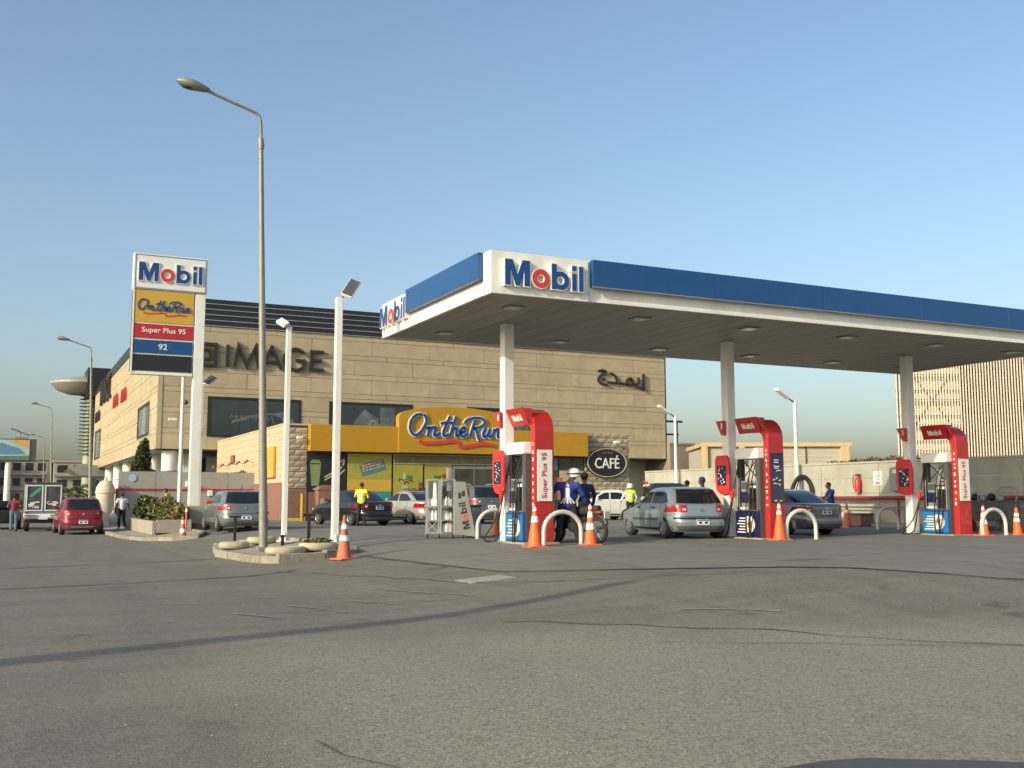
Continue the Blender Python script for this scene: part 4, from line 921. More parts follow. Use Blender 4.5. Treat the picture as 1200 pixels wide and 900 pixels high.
for (y, z, lab) in ((7.42, 1.64, 'white notice sheet with red stamp on the wall beside the fire extinguisher'), (3.43, 1.67, 'white notice sheet on the shaded wall right of the third red arch'), (4.22, 1.64, 'white notice sheet on the shaded wall partly behind the third red arch')):
    s_ = tag(boxpart('notice_sheet', 'white', None, -.02, 0, 0, .46, 0, .55), lab, 'notice'); s_.location = (wx - .006, y, z)
    b = MB(); r = random.Random(int(y))
    for k in range(5): b.box(-.024, -.0205, .06, .06 + r.uniform(.2, .34), .2 + k * .07, .225 + k * .07)
    b.build('printed_lines', 'black', s_); boxpart('red_stamp', 'pred', s_, -.024, -.0205, .12, .34, .05, .12)
# ---------------------------------------------------------------- slatted building at right
sb = thing('slatted_building', 'tall building behind the wall screened with pale vertical slats', 'building', (42.6, 27.8, 0), math.atan2(-4.0, 7.9))
boxpart('inner_wall', mat('screen_back_wall', (.14, .09, .06), .85, var=.15), sb, 4.4, 22, 1.3, 1.6, 0, 11.6)
smesh = MB().box(0, .085, 0, .03, 2.6, 12.2).mesh('slat', 'slat')
for i in range(114):
    if i in (5, 6): pass
    o = link(bpy.data.objects.new('slat', smesh), sb); o.location = (i * .195, 0, 0)
pn = MB().box(0, 3.4, .3, .36, 2.6, 12.2).mesh('backing_sheet', 'slat'); o = link(bpy.data.objects.new('backing_sheet', pn), sb); o.location = (.5 + .6, 0, 0)
for i in range(11):
    z = 3.2 + i * .86; boxpart('cross_rail', 'slatd', sb, 0, 22.2, .06, .12, z, z + .09)
    if i % 2: boxpart('cross_rail', 'slatd', sb, 0, 22.2, .06, .12, z + .25, z + .31)
for x in (0.2, 4.6, 8.2, 12.0): b = MB(); b.box(x, x + .14, .13, .3, 2.6, 12.2); b.build('frame_post', 'slatd', sb)
for (a, c, z0, z1) in ((1.2, 3.8, 6, 9.5), (3.8, 1.2, 6, 9.5), (4.7, 8.2, 8.2, 11.4), (8.3, 11.8, 11.4, 8.2), (8.3, 11.8, 4, 7)): b = MB(); b.tube([(a, .22, z0), (c, .22, z1)], .05, 5); b.build('brace', 'slatd', sb)
# ---------------------------------------------------------------- buildings behind the wall
fb = thing('framed_building', 'low building with cream frame and grey infill behind the pale wall', 'building', (34.0, 37.9, 0), math.atan2(-4.9, 9.5)); L = 10.6
boxpart('infill_wall', mat('grey_infill', (.40, .38, .32), .85, var=.06), fb, 0.1, L - .1, .3, 8, 0, 4.85)
boxpart('roof_beam', 'beige', fb, -.1, L + .1, 0, 8.1, 4.86, 5.15, .02)
for x in (-.1, 2.6, 5.0, 9.9): boxpart('pillar', 'beige', fb, x, x + .62 if x > 5.5 else x + .42, 0, .35, 0, 4.858, .02)
for x in (7.4,): boxpart('joint_strip', 'dgrey', fb, x, x + .06, .2, .3, 3.0, 4.85)
for k in range(5): boxpart('groove', 'farg', fb, 3.1, 9.9, .285, .31, 3.2 + k * .3, 3.22 + k * .3)
bb = thing('brown_building', 'low plain brown building just right of the mall behind the wall', 'building', (36.9, 46.3, 0)); boxpart('wall', 'farb', bb, .0, 2.35, 0, 9, 0, 5.55); boxpart('parapet', 'farb', bb, -.05, 2.4, -.06, .2, 5.45, 5.62)
hb = thing('grey_building', 'small grey building with shuttered window behind the wall left of the second column', 'building', (40.6, 51.2, 0), math.atan2(-1.2, 2.4)); boxpart('wall', 'farg', hb, 0, 7, 0, 6, 0, 5.5); boxpart('roof_edge', 'farb', hb, -.1, 7.1, -.1, 6.1, 5.51, 5.72)
w = boxpart('window', 'frame', hb, 2.2, 4.6, -.05, -.01, 2.6, 5.0)
for k in range(5): boxpart('shutter_slat', 'farg', w, 2.3, 4.5, -.09, -.051, 2.75 + k * .43, 3.05 + k * .43)
boxpart('small_turret', 'farb', hb, .2, 1.5, -1.2, -.2, 3.2, 4.6)
stf = thing('steel_frame', 'dark steel frame standing up behind the right edge of the mall', 'steel frame', (37.0, 47.2, 0))
for a in ((-.1, 1.8, 7.36, 7.52), (-.1, 1.4, 6.3, 6.44)): boxpart('beam', 'louver', stf, a[0], a[1], 0, .14, a[2], a[3])
boxpart('post', 'louver', stf, 1.28, 1.42, .15, .29, 5.5, 7.36)
# ---------------------------------------------------------------- far apartment blocks
def block(x, y, w, h, nst, nb, lab, col, rz=0):
    t = thing('apartment_block', lab, 'building', (x, y, -.5), rz, 'apartment blocks at the far end of the street')
    boxpart('wall', col, t, 0, w, 0, 14, 0, h); boxpart('parapet', col, t, -.3, w + .3, -.3, 14.3, h - .01, h + .5)
    sh = h / nst; wm = MB().box(0, w / nb * .62, -.08, .02, 0, sh * .5).mesh('window', 'frame'); bmsh = MB().box(0, w / nb * .95, -1.0, .0, 0, .3).mesh('balcony', 'farg')
    for s in range(nst):
        for k in range(nb):
            o = link(bpy.data.objects.new('window', wm), t); o.location = (w / nb * (k + .19), 0, sh * s + sh * .3)
            o = link(bpy.data.objects.new('balcony', bmsh), t); o.location = (w / nb * (k + .02), 0, sh * s + sh * .02)
    return t
fa = mat('far_block_a', (.27, .25, .21), .9, var=.06); fb2 = mat('far_block_b', (.33, .30, .24), .9, var=.06)
block(-38, 244, 24, 11.5, 3, 6, 'far grey apartment block at the left edge of the photo, behind the billboard post', fb2)
block(-13, 247, 10.5, 10.8, 3, 4, 'far grey apartment block directly above the van with the glazed box', fa)
block(-1.2, 243, 14, 10.2, 3, 4, 'far grey apartment block right of the street lamps, behind the palms', fb2)
# ---------------------------------------------------------------- guard tower, grey wall, planter
gt = thing('domed_guard_booth', 'round cream guard booth with a domed cap beside the grey perimeter wall', 'guard booth', (-7.0 + .35, 34.6, 0)); b = MB(); b.lathe([(.46, -.3), (.46, 1.36), (.50, 1.38), (.50, 1.46)], n=28); b.build('drum', 'boothwall', gt); b = MB(); b.lathe([(.49, 1.461), (.46, 1.66), (.36, 1.88), (.20, 2.02), (.08, 2.06), (.08, 2.18), (.03, 2.24)], n=28); b.build('dome', 'boothwall', gt)
pw = thing('perimeter_wall', 'grey wall with a thin red line behind the planter and mall columns', 'wall', (0, 0, 0))
for i in range(4):
    x0 = -6.0 + i * 1.9; boxpart('wall_panel', 'greywall', pw, x0 + .01, x0 + 1.89, 35.0 + i * .001, 35.2, -.3, 2.55, .01)
boxpart('red_line', 'red', pw, -6.0, 1.1, 34.95, 34.998, 1.55, 1.64); boxpart('red_post', 'red', pw, -6.12, -6.01, 34.95, 35.1, -.3, 1.64)
for i, x in enumerate((-2.6, -1.4)): boxpart('wall_light', 'white', pw, x, x + .25, 34.7, 34.96, 1.75 - .5 * i, 2.05 - .5 * i, .02)
wsg = tag(MB().prism([(.2 * math.cos(a), .2 * math.sin(a)) for a in [2 * math.pi * k / 16 for k in range(16)]], (0, 0, 0), (1, 0, 0), (0, 0, 1), (0, -1, 0), .02).build('round_sign', mat('pale_blue_sign', (.35, .5, .6), .5)), 'small pale blue round sign on the grey perimeter wall', 'sign'); wsg.location = (-5.3, 34.98, 2.2)
gp = thing('concrete_planter', 'long pale concrete planter full of bushes beside the pavement', 'planter', (0, 0, 0))
for i in range(5): z = gz(-6.2, 20) + .1; boxpart('side_block', 'concrete', gp, -6.35, -6.2, 17.6 + i * 1.85, 17.6 + i * 1.85 + 1.82, z, z + .52, .02)
boxpart('end_block', 'concrete', gp, -6.19, -4.9, 17.6, 17.75, -.2, .30, .02); boxpart('end_block', 'concrete', gp, -6.19, -4.4, 26.7, 26.85, -.3, .24, .02); boxpart('soil', 'bark', gp, -6.19, -4.5, 17.76, 26.69, -.2, .18)
# ---------------------------------------------------------------- plants
def leaves(b, c, R, n, size, rng, shell=.5, up=.3, shape=None):
    for _ in range(n):
        while True:
            p = Vector((rng.uniform(-1, 1), rng.uniform(-1, 1), rng.uniform(-1, 1)))
            if p.length <= 1: break
        if rng.random() < shell: p = p.normalized() * rng.uniform(.75, 1.06)
        q = Vector((c[0] + p.x * R[0], c[1] + p.y * R[1], c[2] + p.z * R[2]))
        if shape: q = shape(q)
        s = size * rng.uniform(.6, 1.3); a = Vector((rng.gauss(0, 1), rng.gauss(0, 1), rng.gauss(up, .7))).normalized(); t = a.orthogonal().normalized()
        t = (Matrix.Rotation(rng.uniform(0, 6.28), 3, a) @ t); b.m = 0 if rng.random() < .6 else 1
        i0 = len(b.v); w = a.cross(t) * s * .32
        for v in (q - t * s * .5, q + w, q + t * s * .5 + a * s * .1, q - w): b.v.append(tuple(v))
        b.face((i0, i0 + 1, i0 + 2, i0 + 3))
def bush(x, y, R, n, size, lab, mats=('leafd', 'leafl'), z=None, group='bushes in the planter'):
    z = gz(x, y) if z is None else z; t = thing('bush', lab, 'bush', (x, y, z), 0, group); r = random.Random(int(x * 31 + y * 7)); b = MB()
    for k in range(7): b.tube([(0, 0, 0), (r.uniform(-.3, .3) * R[0], r.uniform(-.3, .3) * R[1], R[2] * .8), (r.uniform(-.8, .8) * R[0], r.uniform(-.8, .8) * R[1], R[2] * 1.6)], [.03, .02, .008], 5)
    b.build('stem', 'bark', t); b = MB()
    for k in range(9): leaves(b, (r.uniform(-.6, .6) * R[0], r.uniform(-.6, .6) * R[1], R[2] * r.uniform(.7, 1.25)), (R[0] * .5, R[1] * .5, R[2] * .55), n // 9, size, r, .4)
    b.build('foliage', list(mats), t); return t
bush(-5.5, 25.2, (.8, 1.3, .62), 2600, .17, 'dark green bush at the far end of the planter, below the person in yellow', z=.12)
bush(-5.4, 22.6, (.75, 1.2, .60), 2400, .17, 'green bush in the middle of the planter, behind the man with the white bag', z=.12)
bush(-5.3, 20.3, (.7, 1.1, .52), 2200, .16, 'brownish green bush in the near half of the planter', ('leafl', 'leafr'), z=.12)
bush(-5.2, 18.6, (.55, .8, .45), 1700, .15, 'reddish brown bush at the near end of the planter by the slim lamp pole', ('leafr', 'leafl'), z=.12)
t = thing('conifer_tree', 'dense dark green conical tree in front of the mall columns', 'tree', (-4.0, 42.0, 0)); b = MB(); b.cyl((0, 0, 0), (0, 0, 4.4), .13, .03, 8); r = random.Random(3)
for k in range(26): z = 1.2 + k * .12; a = r.uniform(0, 6.28); rr = 1.0 * (1 - (z - 1) / 3.9); b.tube([(0, 0, z), (rr * math.cos(a), rr * math.sin(a), z + .25)], [.03, .008], 4)
b.build('trunk', 'bark', t); b = MB()
for k in range(90):
    z = r.uniform(.9, 4.5); rr = 1.15 * (1 - (z - .9) / 4.0) * .95; a = r.uniform(0, 6.28); leaves(b, (rr * math.cos(a) * .75, rr * math.sin(a) * .75, z), (.12 + .32 * rr, .12 + .32 * rr, .30), 60 + int(110 * rr), .15, r, .5, 1.)
b.build('crown', ['darkleaf', 'leafd'], t)
def palm(x, y, h, R, lab, n=16, seed=1, z=-.4):
    t = thing('palm', lab, 'palm', (x, y, z), 0, 'palms along the street'); r = random.Random(seed); b = MB(); b.tube([(0, 0, 0), (.05, 0, h * .5), (0, .05, h)], [.2, .15, .13], 8); b.build('trunk', 'bark', t)
    for k in range(n):
        a = 6.283 * k / n + r.uniform(-.2, .2); el = r.uniform(.1, 1.2); b = MB(); P = []
        for i in range(6):
            f = i / 5; P.append((math.cos(a) * R * f * math.cos(el * .6), math.sin(a) * R * f * math.cos(el * .6), h + R * (math.sin(el) * f - .75 * f * f)))
        b.tube(P, .02, 4)
        for i in range(14):
            f = (i + 1) / 15; q = Vector(P[int(f * 5)]).lerp(Vector(P[min(5, int(f * 5) + 1)]), f * 5 - int(f * 5)); s_ = R * .34 * (1 - f * .6)
            for sd in (-1, 1):
                d = Vector((-math.sin(a) * sd, math.cos(a) * sd, -.45)).normalized(); fw = Vector((math.cos(a), math.sin(a), 0)) * .4; i0 = len(b.v); b.m = r.randrange(2)
                for v in (q, q + (d + fw) * s_ * .5 + Vector((0, 0, .03)), q + (d + fw) * s_, q + (d + fw) * s_ * .5 - Vector((0, 0, .05))): b.v.append(tuple(v))
                b.face((i0, i0 + 1, i0 + 2, i0 + 3))
        b.build('frond', ['leafd', 'leafl'], t)
    return t
palm(-8.6, 62, 1.1, 2.2, 'low bushy palm behind the red hatchback, left of the guard booth', 20, 1)
palm(-7.4, 58, 1.3, 2.0, 'low bushy palm beside the guard booth dome', 20, 2)
palm(-10.0, 68, .9, 2.1, 'low bushy palm just right of the van box', 18, 3)
palm(-6.2, 74, 2.2, 2.2, 'taller palm under the low entrance canopy of the mall', 18, 5)
palm(-17.0, 96, 6.4, 1.2, 'thin closed palm beside the billboard post', 12, 4)
b = MB(); r = random.Random(8)
for k in range(60): leaves(b, (20.8 + r.uniform(.2, 1.2), 6.2 + k * .085, 2.5 + r.uniform(0, .2)), (.3, .25, .16), 26, .13, r)
tag(b.build('wall_top_scrub', ['leafr', 'leafd']), 'dry scrub showing over the top of the pale boundary wall', 'scrub', kind='stuff')
# ---------------------------------------------------------------- street lamps and flood lights
def street_lamp(x, y, z, lab, group='tall street lamps along the road', arm=-1, r0=.115, rz=0):
    t = thing('street_lamp', lab, 'street lamp', (x, y, z), rz, group); b = MB()
    b.tube([(0, 0, -.1), (-.16, 0, 5), (-.34, 0, 10.5)], [r0, r0 * .78, r0 * .52], 14); b.build('pole', 'galv', t)
    b = MB(); b.cyl((-.335, 0, 10.35), (-.345, 0, 10.62), .075, n=12); b.box(-.43, -.25, -.02, .02, 10.42, 10.46); b.build('collar', 'galv', t)
    b = MB(); b.tube(catmull([(-.34, 0, 10.55), (-.36, 0, 11.0), (-.42, 0, 11.24), (-.62, 0, 11.34), (-1.1, 0, 11.48), (-1.75, 0, 11.68)]), .042, 8); b.build('arm', 'galv', t)
    b = MB(); Q = [(-1.68, 0, 11.67), (-1.8, 0, 11.7), (-2.1, 0, 11.77), (-2.4, 0, 11.84), (-2.52, 0, 11.86)]; i0 = len(b.v)
    b.tube(Q, [.05, .10, .165, .13, .03], 12)
    b.v = [(v[0], v[1] * 1.15, v[2] * .8 + 11.76 * .2) for v in b.v]; hd = b.build('lamp_head', 'galv', t)
    b = MB(); b.ball((-2.15, 0, 11.70), (.26, .12, .06), 12, 6); b.build('lens', 'dgrey', hd)
    b = MB(); b.box(-.16, .16, -.16, .16, -.06, .03); b.build('base_plate', 'galv', t)
    return t
L0 = street_lamp(-5.44, 2.88, -.14, 'tallest street lamp, standing on the kerbed island in front of the shop')
for x, y, lab in ((-6.35, 49.1, 'street lamp behind the red hatchback, its arm left of the mall roof disc'), (-6.8, 100.3, 'second street lamp down the road above the glazed van box'), (-5.7, 160.7, 'smallest and farthest street lamp by the billboard')):
    c = copy_tree(L0); c.location = (x, y, -.3); c['label'] = lab
c = street_lamp(-27.3, -18.1, -.42, 'thick street lamp across the road, outside the photo, shadow crossing the asphalt', r0=.33, rz=math.pi)
def flood(x, y, z, h, w, lab, head, lens='dgrey'):
    t = thing('floodlight_pole', lab, 'floodlight pole', (x, y, z), 0, 'white square floodlight poles'); b = MB(); b.box(-w / 2, w / 2, -w / 2, w / 2, 0, h); b.build('pole', 'white', t, .012)
    b = MB(); b.box(-.17, .17, -.17, .17, 0, .03)
    for s in (-1, 1): b.prism([(w / 2, .03), (.16, .03), (w / 2, .25)], (0, -.01, 0), (s, 0, 0), (0, 0, 1), (0, 1, 0), .02); b.prism([(w / 2, .03), (.16, .03), (w / 2, .25)], (.01, 0, 0), (0, s, 0), (0, 0, 1), (-1, 0, 0), .02)
    b.build('base_plate', 'white', t)
    dx, dz, L, W_ = head
    c = Vector((dx, -.02, h + dz)); ax = Vector((dx * .62, .12, dz)).normalized(); ay = Vector((.93, -.34, -.12)); ay = (ay - ax * ay.dot(ax)).normalized(); n_ = ax.cross(ay).normalized()
    if n_.y > 0: n_ = -n_
    b = MB(); b.obox(c, ax * L / 2, ay * W_ / 2, n_ * .04); hd = b.build('lamp_head', 'white', t, .01)
    b = MB(); b.obox(c + n_ * .043, ax * L * .47, ay * W_ * .45, n_ * .006); b.build('lens', lens, hd)
    b = MB(); b.cyl((0, 0, h - .06), (dx * .4, -.02, h + dz * .35), .045, n=8); b.build('bracket', 'galv', t); return t
flood(-3.92, 1.77, -.02, 6.22, .165, 'tallest white square floodlight pole, on the island right of the tall street lamp', (.30, .27, .60, .30))
flood(-4.62, 4.12, -.05, 5.8, .135, 'white square floodlight pole with a small pale lamp, just right of the tall street lamp', (-.18, .10, .30, .22), 'steelwhite')
flood(-4.05, 21.5, 0, 5.95, .15, 'slim floodlight pole with dark square head right of the price sign post', (.30, .16, .62, .34))
def small_lamp(x, y, z, h, lab, dx, group=None):
    t = thing('lamp_pole', lab, 'lamp pole', (x, y, z), 0, group); b = MB(); b.cyl((0, 0, 0), (0, 0, h), .09, .07, 10); b.build('pole', 'white', t)
    b = MB(); b.tube([(0, 0, h - .12), (dx * .6, -.0, h + .1)], .04, 8); b.build('arm', 'galv', t); b = MB(); b.obox((dx, 0, h + .26), (dx * .45, 0, .18), (0, .16, 0), (-.03, 0, .06)); b.build('lamp_head', 'steelwhite', t, .01); return t
small_lamp(20.0, 12.1, 0, 5.45, 'white lamp pole against the pale wall right of the middle red arch', -.7)
small_lamp(20.0, 21.3, 0, 5.46, 'white lamp pole in front of the brown building by the mall edge', -.7)
t = small_lamp(-4.9, 21.0, 0, 6.3, 'thin pole with camera and small lamp arm left of the price sign post', .5)
boxpart('camera_body', 'white', t, -.55, -.2, -.08, .08, 4.3, 4.42, .02); b = MB(); b.cyl((-.2, 0, 4.36), (0, 0, 4.36), .02); b.build('bracket', 'white', t); b = MB(); b.ball((.12, 0, 5.1), .11); b.build('dome_camera', 'dgrey', t)
# ---------------------------------------------------------------- price sign
ps = thing('price_sign', 'tall white price sign with blue and red name box and fuel grade panels', 'price sign', (0, 19.2, 0))
boxpart('post', 'white', ps, -4.80, -4.40, -.02, .30, -.1, 9.36, .02)
nb = boxpart('name_box', 'steelwhite', ps, -7.22, -4.36, -.06, .34, 9.38, 10.82, .015)
boxpart('cabinet', 'white', ps, -7.20, -4.83, .0, .30, 6.05, 9.36, .01)
mobil(nb, ((-7.02, -.062, 9.72), (1, 0, 0), (0, 0, 1), (0, -1, 0)), 2.44, .74, .05)
f = MB()
for q in ((-7.16, -4.42, 9.41, 9.44), (-7.16, -4.42, 10.75, 10.78), (-7.16, -7.13, 9.441, 10.749), (-4.45, -4.42, 9.441, 10.749)): f.box(q[0], q[1], -.075, -.0605, q[2], q[3])
f.build('thin_frame', 'galv', nb)
yp = boxpart('yellow_panel', 'ysign', ps, -7.12, -4.86, -.03, -.002, 8.07, 9.33, .005)
on_the_run(yp, ((-7.00, -.031, 8.55), (1, 0, 0), (0, 0, 1), (0, -1, 0)), .375, .004, .17, split=False, outline=False)
rp = boxpart('red_panel', 'red', ps, -7.12, -4.86, -.03, -.002, 7.43, 8.0, .005); text(rp, 'Super Plus 95', ((-6.82, -.031, 7.60), (1, 0, 0), (0, 0, 1), (0, -1, 0)), 1.68, .27, 'white', .006, bold=.012)
bp_ = boxpart('blue_panel', 'blue', ps, -7.12, -4.86, -.03, -.002, 6.83, 7.36, .005); text(bp_, '92', ((-6.17, -.031, 6.98), (1, 0, 0), (0, 0, 1), (0, -1, 0)), .34, .24, 'white', .006, bold=.012)
kp = boxpart('black_panel', 'frame', ps, -7.12, -4.86, -.03, -.002, 6.12, 6.77, .005)
b = MB(); b.box(-7.2, -7.14, -.05, .33, 6.05, 9.37); b.box(-7.2, -4.84, -.05, .33, 5.98, 6.045); b.build('edge_trim', 'white', ps)
tag(boxpart('concrete_box', 'concrete', None, -4.9, -4.2, 18.3, 19.05, gz(-4.5, 18.7), .82, .03), 'pale concrete box at the foot of the price sign post', 'concrete box')
pf = thing('plastic_bollard', 'thin red brown post beside the planter and weathered cone', 'post', (-5.2, 17.0, -.1)); b = MB(); b.cyl((0, 0, 0), (0, 0, 1.0), .035); b.build('post_tube', 'oldorange', pf); b = MB(); b.cyl((0, 0, .7), (0, 0, .82), .038); b.build('band', 'reflect', pf)
# ---------------------------------------------------------------- billboard
bl = thing('billboard', 'roadside billboard with a printed building picture and solar panel at the left edge', 'billboard', (-12.9, 88, -.1))
boxpart('board', 'dgrey', bl, -4, 4.1, .0, .7, 4.8, 7.0); pa = boxpart('poster', mat('poster_sky', (.30, .55, .52), .6, var=.2, scale=.4), bl, -3.9, 3.5, -.05, -.002, 4.95, 6.9)
W2 = ((0, -.052, 0), (1, 0, 0), (0, 0, 1), (0, -1, 0))
for nm, c, P in (('red_shape', (.55, .10, .08), [(-3.9, 5.6), (.4, 6.88), (-3.9, 6.88)]), ('orange_shape', (.6, .32, .12), [(1.4, 6.88), (3.45, 6.88), (3.45, 6.0)]), ('building_shape', (.10, .22, .40), [(.6, 5.45), (3.2, 5.5), (2.7, 6.05), (1.0, 6.6), (.6, 6.3)]), ('ground_shape', (.10, .18, .09), [(-3.9, 4.96), (3.48, 4.96), (3.48, 5.4), (-3.9, 5.2)])):
    MB().prism(P, (0, -.052 - .003 * len(nm) / 10, 0), W2[1], W2[2], W2[3], .004).build(nm, mat('poster_' + nm, c, .6), pa)
b = MB(); b.cyl((1.7, .4, -.4), (1.7, .4, 4.8), .28, n=14); b.build('post', 'white', bl); b = MB(); b.obox((2.6, .3, 7.75), (.85, 0, -.33), (0, .7, .1), (.02, 0, .04)); b.build('solar_panel', 'glass', bl); b = MB(); b.cyl((2.6, .3, 7.0), (2.6, .3, 7.7), .05); b.box(2.2, 3.3, .1, .5, 7.01, 7.2); b.build('panel_stand', 'galv', bl)
# ---------------------------------------------------------------- cars
def car(name, lab, x, y, rz, kind, paint, L, Wd, H, wb, rover, z=None, wheel=.31, extras=(), cat='car', spoke=6, roofm=None):
    """stacked plan outlines: rear at y=0, nose at y=L, origin at rear axle centre on the ground"""
    t = thing(name, lab, cat, (x, y, gz(x, y) if z is None else z), rz)
    w = Wd / 2; h = H; oy = -rover
    if kind == 'hatch':
        T = [(.20, .10, L-.22, .90), (.27, .03, L-.10, .95), (.40, .0, L-.03, .985), (.50, .0, L, 1.0), (.58, .03, L-.02, 1.0), (.60, .055, L-.03, .998), (.70, .06, L-.10, .995), (.76, .07, L-.28, .985), (.82, .075, L-.62, .975), (.88, .085, L-.95, .965), (.93, .10, L-1.15, .955), (.955, .12, L-1.2, .935),
             (1.05, .21, L-1.40, .905), (1.18, .33, L-1.66, .86), (1.29, .44, L-1.89, .815), (1.36, .53, L-2.05, .77), (1.40, .64, L-2.2, .70), (1.425, .85, L-2.4, .58), (1.43, 1.15, L-2.6, .35)]
        zr = 1.43
    elif kind == 'suv':
        T = [(.26, .10, L-.22, .90), (.36, .03, L-.10, .95), (.48, .0, L-.03, .985), (.60, .0, L, 1.0), (.70, .04, L-.02, 1.0), (.74, .07, L-.03, .998), (.84, .07, L-.08, .995), (.92, .08, L-.25, .985), (.98, .09, L-.6, .975), (1.03, .10, L-.95, .965), (1.07, .12, L-1.15, .955), (1.09, .14, L-1.2, .935),
             (1.19, .22, L-1.38, .905), (1.32, .33, L-1.60, .87), (1.44, .42, L-1.82, .83), (1.52, .50, L-2.0, .79), (1.57, .60, L-2.15, .72), (1.60, .8, L-2.35, .6), (1.61, 1.1, L-2.6, .38)]
        zr = 1.61
    else:
        T = [(.20, .10, L-.22, .90), (.27, .03, L-.10, .95), (.40, .0, L-.03, .985), (.50, .0, L, 1.0), (.58, .04, L-.02, 1.0), (.60, .06, L-.03, .998), (.70, .05, L-.10, .995), (.78, .04, L-.3, .985), (.84, .04, L-.7, .975), (.90, .05, L-1.05, .965), (.945, .08, L-1.2, .95), (.965, .16, L-1.26, .935),
             (.985, .62, L-1.30, .92), (1.08, .80, L-1.48, .885), (1.20, 1.03, L-1.72, .84), (1.30, 1.25, L-1.95, .79), (1.36, 1.42, L-2.1, .75), (1.40, 1.62, L-2.25, .68), (1.425, 1.9, L-2.45, .55), (1.43, 2.1, L-2.6, .35)]
        zr = 1.43
    T = [(a * h / zr, r + oy, f + oy, ww * w) for a, r, f, ww in T]
    belt = T[11][0]
    D = [T[0]]
    for a, c in zip(T[:-1], T[1:]):
        D.append(tuple((a[i] + c[i]) / 2 for i in range(4))); D.append(c)
    def at(z):
        if z <= T[0][0]: return T[0][1:]
        for a, c in zip(T[:-1], T[1:]):
            if z <= c[0]: f = (z - a[0]) / (c[0] - a[0]); return tuple(a[i] + (c[i] - a[i]) * f for i in (1, 2, 3))
        return T[-1][1:]
    E_ = 4.2
    def Sside(y, z, s, off=0):
        r, f, ww = at(z); yc = (r + f) / 2; q = min(.999, abs((y - yc) / ((f - r) / 2))); return (s * (ww * (1 - q ** 7) ** (1 / 5) + off), y, z)
    def Srear(xx, z, off=0):
        r, f, ww = at(z); yc = (r + f) / 2; q = min(.985, abs(xx / ww)); return (xx, yc - (f - r) / 2 * (1 - q ** 5) ** (1 / 7) - off, z)
    def Sfront(xx, z, off=0):
        r, f, ww = at(z); yc = (r + f) / 2; q = min(.985, abs(xx / ww)); return (xx, yc + (f - r) / 2 * (1 - q ** 5) ** (1 / 7) + off, z)
    N = 72; b = MB(); b.smooth = True
    for (z_, r, f, ww) in D:
        yc = (r + f) / 2; hl = (f - r) / 2
        for k in range(N):
            th = 2 * math.pi * k / N; c, s = math.cos(th), math.sin(th)
            # |x/w|^5 + |y/h|^7 = 1
            lo, hi = 0., 1.5
            R_ = 1.0
            for _ in range(22):
                R_ = (lo + hi) / 2
                if abs(R_ * c) ** 5 + abs(R_ * s) ** 7 > 1: hi = R_
                else: lo = R_
            b.v.append((ww * R_ * c, yc + hl * R_ * s, z_))
    nl = len(D)
    for i in range(nl - 1):
        for k in range(N):
            k2 = (k + 1) % N; b.face((i * N + k, i * N + k2, (i + 1) * N + k2, (i + 1) * N + k))
    b.face(list(range(N))[::-1]); b.face([(nl - 1) * N + k for k in range(N)])
    body = b.build('body', [paint, 'black'], t)
    cut = []
    for yy in (0, wb):
        m_ = MB(); m_.cyl((-w - .2, yy, wheel), (-w + .26, yy, wheel), wheel + .055, n=28); m_.cyl((w - .26, yy, wheel), (w + .2, yy, wheel), wheel + .055, n=28)
        cut.append(m_.build('cutter', 'black'))
    for c in cut:
        md = body.modifiers.new('b', 'BOOLEAN'); md.operation = 'DIFFERENCE'; md.solver = 'EXACT'; md.object = c
    freeze(body)
    if 'blackroof' in extras:
        for pg in body.data.polygons:
            if pg.center.z > belt: pg.material_index = 1
    for c in cut: bpy.data.objects.remove(c)
    def patch(nm, m_, surf, lo, hi, off, nu=10, nv=6, parent=t, two=(1,)):
        b = MB(); b.smooth = True
        def samp(P, u):
            f = u * (len(P) - 1); i = min(int(f), len(P) - 2); f -= i; return tuple(P[i][q] + (P[i + 1][q] - P[i][q]) * f for q in (0, 1))
        for s in two:
            i0 = len(b.v)
            for lay in (off, off - .018):
                for i in range(nu + 1):
                    a = samp(lo, i / nu); c = samp(hi, i / nu)
                    for j in range(nv + 1):
                        q = (a[0] + (c[0] - a[0]) * j / nv, a[1] + (c[1] - a[1]) * j / nv)
                        b.v.append(surf(q[0] * (s if surf is not Sside else 1), q[1], *((s,) if surf is Sside else ()), lay))
            n1 = nv + 1; K = (nu + 1) * n1
            for i in range(nu):
                for j in range(nv): b.face((i0 + i * n1 + j, i0 + (i + 1) * n1 + j, i0 + (i + 1) * n1 + j + 1, i0 + i * n1 + j + 1))
            b.smooth = False
            rim_ = [i * n1 for i in range(nu + 1)] + [nu * n1 + j for j in range(1, n1)] + [i * n1 + nv for i in range(nu - 1, -1, -1)] + [j for j in range(nv - 1, 0, -1)]
            for p, q in zip(rim_, rim_[1:] + rim_[:1]): b.face((i0 + p, i0 + q, i0 + K + q, i0 + K + p))
            b.smooth = True
        return b.build(nm, m_, parent)
    k = h / zr; zb = belt + .02; zt = T[14 if kind == 'hatch' else 15][0]
    if kind == 'suv': zt = T[15][0] - .02
    yr = lambda z: at(z)[0]; yf = lambda z: at(z)[1]
    mid = (yr(zb) + yf(zb)) * .5 + .12
    if kind == 'sedan':
        g0r, g1r = at(zb + .03)[0] + .28, at(zt)[0] + .10
    else: g0r, g1r = yr(zb) + .42, yr(zt) + .30
    g0f, g1f = yf(zb) - .22, yf(zt) - .06
